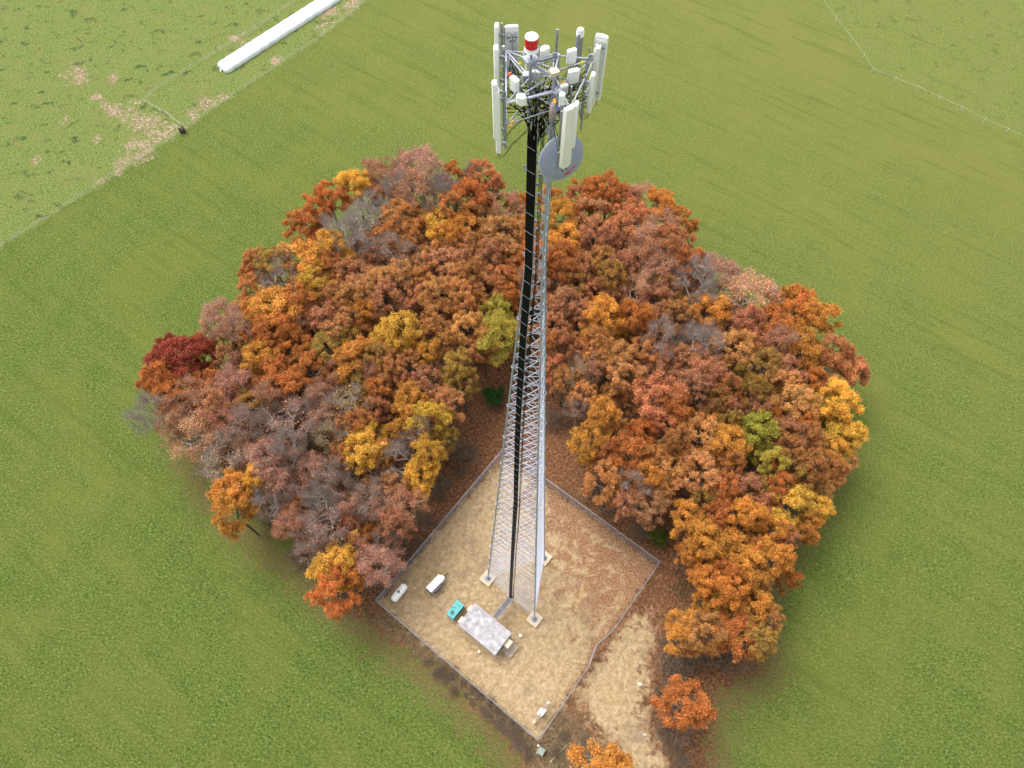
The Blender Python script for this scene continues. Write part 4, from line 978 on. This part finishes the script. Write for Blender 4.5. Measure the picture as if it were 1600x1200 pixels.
# ------------------------------------------------------------------ equipment shelter
Rz=CANG
def shelter():
    rf=[at(742,942,3.05),at(799,990,3.05),at(773,1023,3.05),at(717,976,3.05)]
    c=sum(rf,Vector())/4; L_=((rf[1]-rf[0]).length+(rf[2]-rf[3]).length)/2; W_=((rf[3]-rf[0]).length+(rf[2]-rf[1]).length)/2
    g=Vector((c.x,c.y,0)); t=Thing('equipment_shelter','small tan equipment building with stained whitish flat roof','building',g)
    def loc(u,v,z): return g+U*u+V*v+Vector((0,0,z))
    mb=MB(); mb.box(loc(0,0,.1),(L_+.1,W_+.1,.2),Rz,.02); t.part('foundation',mb,M['deck'])
    mb=MB(); mb.box(loc(0,0,1.54),(L_-.22,W_-.22,2.68),Rz,.03); wl=t.part('wall',mb,M['wall_tan'])
    # slightly crowned roof slab
    mb=MB(); nx_=12;ny_=6; vs=[];fs=[]
    for j in range(ny_+1):
        for i in range(nx_+1):
            u=-L_/2+L_*i/nx_; v=-W_/2+W_*j/ny_; vs.append(loc(u,v,3.05+.06*(1-(2*v/W_)**2)))
    for j in range(ny_):
        for i in range(nx_): a=j*(nx_+1)+i; fs.append((a,a+1,a+nx_+2,a+nx_+1))
    mb.add(vs,fs)
    mb.box(loc(0,0,2.96),(L_,W_,.16),Rz,.015)
    rfo=t.part('roof',mb,M['roof'])
    mb=MB()
    for s_ in(-1,1): mb.box(loc(0,s_*(W_/2+.015),2.98),(L_+.06,.03,.2),Rz); mb.box(loc(s_*(L_/2+.015),0,2.98),(.03,W_,.2),Rz)
    t.part('roof_trim',mb,M['galv'],parent=rfo)
    # two wall-hung air conditioners at the upper-left end
    for v in (.95,-1.15):
        mb=MB(); mb.box(loc(-L_/2-.20,v,1.75),(.44,1.0,2.1),Rz,.03); ac=t.part('air_conditioner',mb,M['tan'])
        mb=MB()
        for k in range(9): mb.box(loc(-L_/2-.43,v,1.0+.14*k),(.02,.8,.05),Rz)
        t.part('louvre',mb,M['darkvent'],parent=ac)
    # door, canopy and stoop at the lower-right end
    mb=MB(); mb.box(loc(L_/2-.09,.30,1.25),(.06,.95,2.05),Rz,.01); d=t.part('door',mb,M['door'])
    mb=MB(); mb.tube(loc(L_/2-.04,.62,1.2),loc(L_/2+.03,.62,1.2),.02,n=6); mb.box(loc(L_/2+.03,.57,1.2),(.02,.12,.03),Rz); t.part('handle',mb,M['galv'],parent=d)
    mb=MB(); mb.box(loc(L_/2+.45,.55,2.5),(.85,1.25,.06),Rz,.01); mb.tube(loc(L_/2+.8,.0,2.46),loc(L_/2-.05,.0,2.9),.02,n=5); mb.tube(loc(L_/2+.8,1.1,2.46),loc(L_/2-.05,1.1,2.9),.02,n=5); t.part('door_canopy',mb,M['tan'])
    mb=MB(); mb.box(loc(L_/2+.95,.30,.16),(1.8,1.95,.3),Rz,.02); t.part('stoop',mb,M['deck'])
    mb=MB(); mb.box(loc(L_/2+.02,-.95,2.3),(.14,.2,.2),Rz,.02); t.part('wall_lamp',mb,M['galv_dark'])
    mb=MB(); mb.tube(loc(L_/2-.2,-W_/2-.06,.1),loc(L_/2-.2,-W_/2-.06,2.9),.03,n=6); t.part('conduit',mb,M['galv'])
    return t,loc,L_,W_
SHT,sloc,SL,SW=shelter()
# ice bridge from shelter to tower
t=Thing('cable_bridge','grey steel grating cable bridge from shelter to tower base','cable bridge',(0,0,0))
a=at(773.5,965,2.9); b=at(798,934,2.9); d=(b-a); a=a; L_=d.length; dn_=d.normalized(); nr=Vector((-dn_.y,dn_.x,0)); rz=math.atan2(dn_.y,dn_.x)
t.e.location=(a.x,a.y,0); t.loc=Vector((a.x,a.y,0))
mb=MB()
for k in range(int(L_/.10)): mb.box(a+dn_*(.05+k*.10),(.055,.80,.03),rz)
t.part('grating',mb,M['grating'])
mb=MB(); 
for s_ in(-1,1): mb.tube(a+nr*s_*.43,b+nr*s_*.43,.035,n=6)
t.part('side_rail',mb,M['galv'])
mb=MB()
for k in range(9): mb.path([a+nr*(-.28+.07*k)-Vector((0,0,.18)),a.lerp(b,.5)+nr*(-.28+.07*k)-Vector((0,0,.24)),b+nr*(-.28+.07*k)-Vector((0,0,.18))],.022,5)
t.part('cable_run',mb,M['black'])
for s_ in(.42,.97):
    q=a.lerp(b,s_)
    for e_ in(-1,1):
        mb=MB(); r_=q+nr*e_*.42; mb.tube((r_.x,r_.y,0),(r_.x,r_.y,2.88),.045,n=8); t.part('post',mb,M['galv'],True)
    mb=MB(); mb.tube(q+nr*.5+Vector((0,0,.04)),q-nr*.5+Vector((0,0,.04)),.035,n=6); t.part('cross_bar',mb,M['galv'])
# lower cables down the tower foot
mb=MB()
for k in range(9): mb.path([b+nr*(-.2+.05*k)-Vector((0,0,.15)),b+nr*(-.2+.05*k)+dn_*.3,face_pt(.5,3.6,.12,-.2+.05*k)],.022,5)
t.part('cable_bend',mb,M['black'],True)

# generator
def frame_from(px,z,name,label,cat):
    q=[at(x,y,z) for x,y in px]; c=sum(q,Vector())/4; g=Vector((c.x,c.y,0))
    return Thing(name,label,cat,g),g,(q[1]-q[0]).length,(q[3]-q[0]).length
# corners: top, right, bottom, left ; axis along V mostly
t,g,_w,_l=frame_from([(713,938),(724,948),(709,966),(699,957)],1.7,'generator','teal standby generator in steel enclosure beside the shelter','generator')
def bx(mb,g,u,v,z,su,sv,sz,bev=0,rot=0): return mb.box(g+U*u+V*v+Vector((0,0,z)),(su,sv,sz),Rz+rot,bev)
GW,GL=1.3,2.55
mb=MB(); bx(mb,g,0,0,.2,GW+.25,GL+.3,.24,.03); t.part('skid_base',mb,M['deck'])
mb=MB(); bx(mb,g,0,0,1.0,GW,GL,1.36,.05); bd=t.part('enclosure',mb,M['teal_dark'])
mb=MB(); bx(mb,g,0,0,1.705,GW+.06,GL+.06,.06,.03); rf=t.part('roof_panel',mb,M['teal'])
mb=MB()
for k in range(5): bx(mb,g,-.12,-.35-.12*k,1.75,.42,.07,.035)
t.part('vent_slats',mb,M['darkvent'],parent=rf)
for (u,v,s) in ((.12,-.75,.18),(-.35,.05,.12),(.18,-.45,.1),(-.2,.3,.08),(.3,.75,.1)):
    mb=MB(); bx(mb,g,u,v,1.75,s,s*1.4,.03); t.part('hatch',mb,M['darkvent'],parent=rf)
mb=MB(); mb.tube(g+U*.25+V*.1+Vector((0,0,1.7)),g+U*.25+V*.1+Vector((0,0,1.9)),.07,n=10); t.part('exhaust_stack',mb,M['galv'],parent=rf)
for s_ in(-1,1):
    mb=MB(); bx(mb,g,GW/2+.012,s_*.5,1.0,.02,.85,1.05); o=t.part('access_door',mb,M['teal_dark']); mb=MB(); bx(mb,g,GW/2+.035,s_*.15,1.0,.02,.06,.14); t.part('handle',mb,M['galv'],parent=o)
mb=MB(); bx(mb,g,-GW/2-.02,-.3,1.0,.03,.9,.9); t.part('intake_grille',mb,M['darkvent'])

# propane tank
a=at(633.5,914,.85); b=at(614,938,.85); c=(a+b)/2; d=(b-a).normalized(); L_=(b-a).length; g=Vector((c.x,c.y,0))
t=Thing('propane_tank','white horizontal propane tank with dark domed lid inside left fence corner','tank',g)
rt=.60; hl=L_/2; prof=[(.04,-hl-.10)]+[(rt*math.sin(x_),-hl+rt*.55-.55*rt*math.cos(x_)-.1+.0) for x_ in [R(20),R(40),R(60),R(80),R(90)]]
prof=[(rt*math.sin(R(q)),-(hl-.32)-.42*math.cos(R(q))) for q in (4,20,40,60,75,90)]+[(rt*math.sin(R(q)),(hl-.32)+.42*math.cos(R(q))) for q in (90,75,60,40,20,4)]
mb=MB(); mb.lathe(prof,c,d,n=28); t.part('vessel',mb,M['tankwhite'],True)
mb=MB(); mb.lathe([(.19,0),(.19,.12),(.14,.19),(.03,.21)],c+Vector((0,0,rt-.06)),n=16); t.part('valve_dome',mb,noisy('rusty_dome',(.10,.08,.07),(.2,.16,.13),9,.8),True)
for s_ in(-1,1):
    mb=MB(); q=c+d*s_*hl*.55; mb.box((q.x,q.y,.18),(.18,.85,.36),math.atan2(d.y,d.x),.02); t.part('saddle',mb,M['deck'])
mb=MB(); mb.lathe([(.03,0),(.03,.08)],c+d*.5+Vector((0,0,rt-.01)),n=8); mb.lathe([(.05,0),(.05,.03)],c-d*.6+Vector((0,0,rt-.01)),n=8); t.part('fitting',mb,M['galv'])

# trailer generator
q=[at(686,897,1.75),at(694,905,1.75),at(674,926,1.75),at(666,917,1.75)]; c=sum(q,Vector())/4; g=Vector((c.x,c.y,0))
d=((q[0]+q[1])/2-(q[2]+q[3])/2).normalized(); s=Vector((d.y,-d.x,0)); L_=((q[0]+q[1])/2-(q[2]+q[3])/2).length; Wd=(q[1]-q[0]).length; rz=math.atan2(d.y,d.x)
t=Thing('utility_trailer','white box trailer with dark open side panel and drawbar','trailer',g)
def tl(l,w_,z): return g+d*l+s*w_+Vector((0,0,z))
mb=MB(); mb.box(tl(0,0,1.18),(L_,Wd,1.0),rz,.05); t.part('box_body',mb,M['trailer'])
mb=MB(); mb.box(tl(-.02,-.04,1.72),(L_+.06,Wd-.04,.07),rz,.03)
mb.add([tl(L_/2,-Wd*.30,1.69),tl(L_/2+.25,-Wd*.12,1.69),tl(L_/2+.25,Wd*.38,1.69),tl(L_/2,Wd*.5,1.69),tl(L_/2,-Wd*.30,1.755),tl(L_/2+.25,-Wd*.12,1.755),tl(L_/2+.25,Wd*.38,1.755),tl(L_/2,Wd*.5,1.755)],[(4,5,6,7)[::-1],(0,1,2,3),(0,1,5,4),(1,2,6,5),(2,3,7,6)])
rf=t.part('roof',mb,M['trailer'])
mb=MB()
for (l,w_) in ((.75,-.2),(.6,.1),(.85,.05),(-.1,.15)): mb.box(tl(l,w_,1.765),(.10,.07,.02),rz)
t.part('roof_fitting',mb,M['boxgrey'],parent=rf)
mb=MB(); mb.box(tl(-.28,Wd/2+.20,1.05),(1.55,.36,.55),rz,.05); t.part('side_unit',mb,M['navy'])
mb=MB(); mb.box(tl(-.28,Wd/2+.20,1.35),(1.40,.24,.04),rz,.01); t.part('side_lid',mb,noisy('grey_lid',(.10,.09,.12),(.15,.13,.17),6,.6))
mb=MB(); mb.box(tl(-L_/2-.05,.15,.75),(.12,Wd,.35),rz,.02); t.part('rear_bumper',mb,M['navy'])
for s_ in(-1,1):
    mb=MB(); cc=tl(-.25,s_*(Wd/2+.02),.36); mb.lathe([(.2,-.09),(.34,-.08),(.36,0),(.34,.08),(.2,.09)],cc,s,n=20); wh=t.part('wheel',mb,M['tyre'],True)
    mb=MB(); mb.lathe([(.17,-.1),(.19,.0),(.17,.1)],cc,s,n=14); t.part('rim',mb,M['galv'],parent=wh)
    mb=MB(); mb.box(tl(-.25,s_*(Wd/2+.02),.80),(.95,.24,.05),rz,.02); t.part('mudguard',mb,M['navy'])
mb=MB(); mb.tube(tl(L_/2-.1,-.35,.55),tl(L_/2+.75,.05,.52),.04,n=6); mb.tube(tl(L_/2-.1,.45,.55),tl(L_/2+.75,.05,.52),.04,n=6); mb.tube(tl(L_/2+.7,.05,.52),tl(L_/2+1.45,.1,.5),.05,n=6); mb.box(tl(L_/2+.85,.08,.58),(.35,.14,.12),rz,.02)
t.part('drawbar',mb,M['navy'])
mb=MB(); mb.tube(tl(L_/2+.55,.2,.06),tl(L_/2+.55,.2,.85),.035,n=8); mb.lathe([(.1,0),(.1,.03)],tl(L_/2+.55,.2,.02),n=10); t.part('jockey_stand',mb,M['galv_dark'])

# utility H-frame with meter cabinets
a=at(835,1128,1.4); b=at(857,1098,1.4); c=(a+b)/2; d=(b-a).normalized(); rz=math.atan2(d.y,d.x); s=Vector((d.y,-d.x,0)); g=Vector((c.x,c.y,0)); L_=(b-a).length
t=Thing('utility_rack','pipe-framed utility rack with white meter cabinets near bottom corner','utility rack',g)
for q in(a,b):
    mb=MB(); mb.tube((q.x,q.y,0),(q.x,q.y,1.75),.11,n=10); t.part('post',mb,M['galv'],True)
    mb=MB(); mb.lathe([(.26,0),(.26,.04)],(q.x,q.y,0.0),n=14); mb.lathe([(.22,0),(.20,.04),(.06,.09)],(q.x,q.y,1.75),n=12); t.part('post_cap',mb,M['concrete'])
for z in(.7,1.15,1.6):
    mb=MB(); mb.tube((a.x,a.y,z),(b.x,b.y,z),.06,n=6); t.part('rail',mb,M['galv_dark'])
for (l,w_,su,sv,h,z) in ((-.05,-.24,1.0,.34,.95,1.2),(.2,.22,.85,.32,.8,1.25),(.42,.25,.42,.28,.45,1.35),(-.35,.2,.35,.2,.4,1.15)):
    mb=MB(); mb.box(g+d*l+s*w_+Vector((0,0,z)),(su,sv,h),rz,.03); o=t.part('cabinet',mb,M['trailer'])
    mb=MB(); mb.box(g+d*l+s*(w_+math.copysign(sv/2+.01,w_))+Vector((0,0,z)),(su*.85,.02,h*.85),rz); t.part('cabinet_door',mb,M['backgrey'],parent=o)
# pedestal box outside the corner
c=at(845.5,1174,.9); g=Vector((c.x,c.y,0)); t=Thing('utility_pedestal','grey-green cable pedestal box outside the bottom fence corner','utility box',g)
mb=MB(); mb.box(g+Vector((0,0,.05)),(1.05,1.05,.14),Rz+.12,.02); t.part('base_slab',mb,M['deck'])
mb=MB(); mb.box(g+Vector((0,0,.52)),(.82,.85,.82),Rz+.12,.03); t.part('cabinet',mb,M['boxgrey'])
mb=MB(); mb.box(g+Vector((0,0,.955)),(.88,.91,.06),Rz+.12,.02); t.part('lid',mb,M['boxgrey'])
def marker(x,y,r,h,label,name='marker_post',z=.5,tail=None):
    c=at(x,y,h); g=Vector((c.x,c.y,0)); t=Thing(name,label,'marker post' if name=='marker_post' else 'vent cap',g)
    mb=MB(); mb.tube(g,g+Vector((0,0,h-.08)),r*.55,n=10); t.part('pipe',mb,M['trailer'],True)
    mb=MB(); mb.lathe([(r,-.1),(r,-.02),(r*.7,.02),(.01,.03)],g+Vector((0,0,h)),n=16); t.part('cap',mb,M['trailer'],True)
marker(841,1165,.13,.9,'short white marker post beside the grey-green pedestal')
marker(813,993,.20,.5,'round white capped pipe on the ground right of the shelter',name='ground_vent')
marker(748.5,1018,.17,.5,'small round cream capped pipe below the shelter',name='ground_vent')
# pole lying on the ground
a=at(861,1189,.1); b=at(886,1164,.12); t=Thing('fallen_pole','thin pale pole lying in the brush below the compound','pole',a)
mb=MB(); mb.tube(a,b,.06,.035,7); t.part('shaft',mb,M['stone'],True)
mb=MB(); mb.tube(a,a+(a-b).normalized()*.25,.09,.07,7); t.part('butt_end',mb,M['stone'],True)
# pale boulders
for i,(x,y,s) in enumerate([(1000,1069,.45),(825,1163,.4),(1008,1148,.3)]):
    c=at(x,y,.1); rng=random.Random(i); mb=MB(); n1=10; vs=[];fs=[]
    for j in range(5):
        ph=j/4*math.pi*.5
        for k in range(n1):
            th=k/n1*6.283; r_=s*math.cos(ph)*rng.uniform(.8,1.15) if j<4 else s*.05; vs.append((c.x+r_*math.cos(th),c.y+r_*.7*math.sin(th),-.05+s*.6*math.sin(ph)))
    for j in range(4):
        for k in range(n1): fs.append((j*n1+k,j*n1+(k+1)%n1,(j+1)*n1+(k+1)%n1,(j+1)*n1+k))
    mb.add(vs,fs); o=mb.build('boulder',M['stone'],None,True,origin=(c.x,c.y,0)); tag(o,['pale boulder on the right edge of the dirt track','pale boulder just outside the bottom fence corner','small pale boulder low on the right edge of the track'][i],'boulder','pale boulders by the track')

# ------------------------------------------------------------------ silage bag
a=at(347,110,0); b=at(527,-6,0); d=(b-a); L_=d.length; d.normalize(); s=Vector((-d.y,d.x,0)); N_=90; K=22; vs=[];fs=[]
rg=random.Random(5); wob=[rg.uniform(-.08,.08) for _ in range(N_+1)]
for i in range(N_+1):
    f_=i/N_; end=min(1,(f_*L_)/1.2); end=.72+.28*math.sqrt(end) if end<1 else 1
    e2=min(1,((1-f_)*L_)/.8); end*=.6+.4*e2
    for k in range(K):
        th=math.pi*k/(K-1); wv=1.95*(1+.03*math.sin(i*.9)+wob[i]*.35); hh=1.35*(1+.02*math.sin(i*1.3+k))
        p=a+d*(f_*L_-.0)+s*(math.cos(th)*wv*end*(1+.10*math.sin(th)))+Vector((0,0,max(.004,math.sin(th)**.65*hh*end)))
        vs.append(p)
for i in range(N_):
    for k in range(K-1): q=i*K+k; fs.append((q,q+1,q+K+1,q+K))
mb=MB(); mb.add(vs,fs); mb.f.append(tuple(range(K))); mb.f.append(tuple(reversed(range(N_*K,(N_+1)*K))))
t=Thing('silage_bag','long white plastic silage bag lying in the pasture, upper left','silage bag',a)
t.part('film',mb,M['plastic'],True)
mb=MB(); q=a-d*.1; mb.path([q+d*.15+s*.3+Vector((0,0,.25)),q-d*.2+Vector((0,0,.12)),q-d*.45+s*-.2+Vector((0,0,.07))],lambda u: .22*(1-u)+.06,8); t.part('tied_end',mb,M['plastic'],True)

# ------------------------------------------------------------------ farm fences
def wire_fence(px,label,posts,hs=(.55,1.0),ph=1.2,pm='fencepost_white',pr=.05,wr=.024):
    pts=[at(x,y) for x,y in px]; c=pts[len(pts)//2]; t=Thing('wire_fence',label,'fence',c)
    for h in hs:
        mb=MB(); line=[]
        for p,q in zip(pts[:-1],pts[1:]):
            for k in range(4):
                u=k/4; line.append(p.lerp(q,u)+Vector((0,0,h-.06*math.sin(math.pi*u))))
        line.append(pts[-1]+Vector((0,0,h))); mb.path(line,wr,4); t.part('wire',mb,M['wire'])
    for i in posts:
        p=pts[i]; mb=MB(); mb.tube(p,p+Vector((0,0,ph)),pr,pr*.8,6); mb.box(p+Vector((0,0,hs[-1])),(pr*2.6,pr*2.6,.08),0); t.part('post',mb,M[pm],True)
wire_fence(FARM_FENCE,'white electric wire fence between pasture and meadow, upper left',range(0,len(FARM_FENCE)))
wire_fence(FARM_IN,'wire fence enclosing the strip along the silage bag',range(0,len(FARM_IN)))
wire_fence(FAR_RIGHT,'white wire fence with a bend crossing the upper right grass',range(0,len(FAR_RIGHT),1),wr=.016,hs=(.9,))
p=at(285,203,.6); g=Vector((p.x,p.y,0)); t=Thing('gate_post_stack','dark timber corner brace where the two pasture fences meet','fence brace',g)
for (u,v) in((-.5,-.35),(.5,-.35),(0,.55)):
    mb=MB(); mb.tube(g+Vector((u,v,0)),g+Vector((u,v,1.4)),.13,n=8); t.part('post',mb,M['trough'],True)
mb=MB(); mb.tube(g+Vector((-.5,-.35,1.2)),g+Vector((.5,-.35,1.2)),.1,n=6); mb.tube(g+Vector((-.5,-.35,.9)),g+Vector((0,.55,1.1)),.1,n=6); mb.box(g+Vector((0,0,.5)),(1.0,.8,.7),.4,.04); t.part('rail',mb,M['trough'])
# clean helper keys
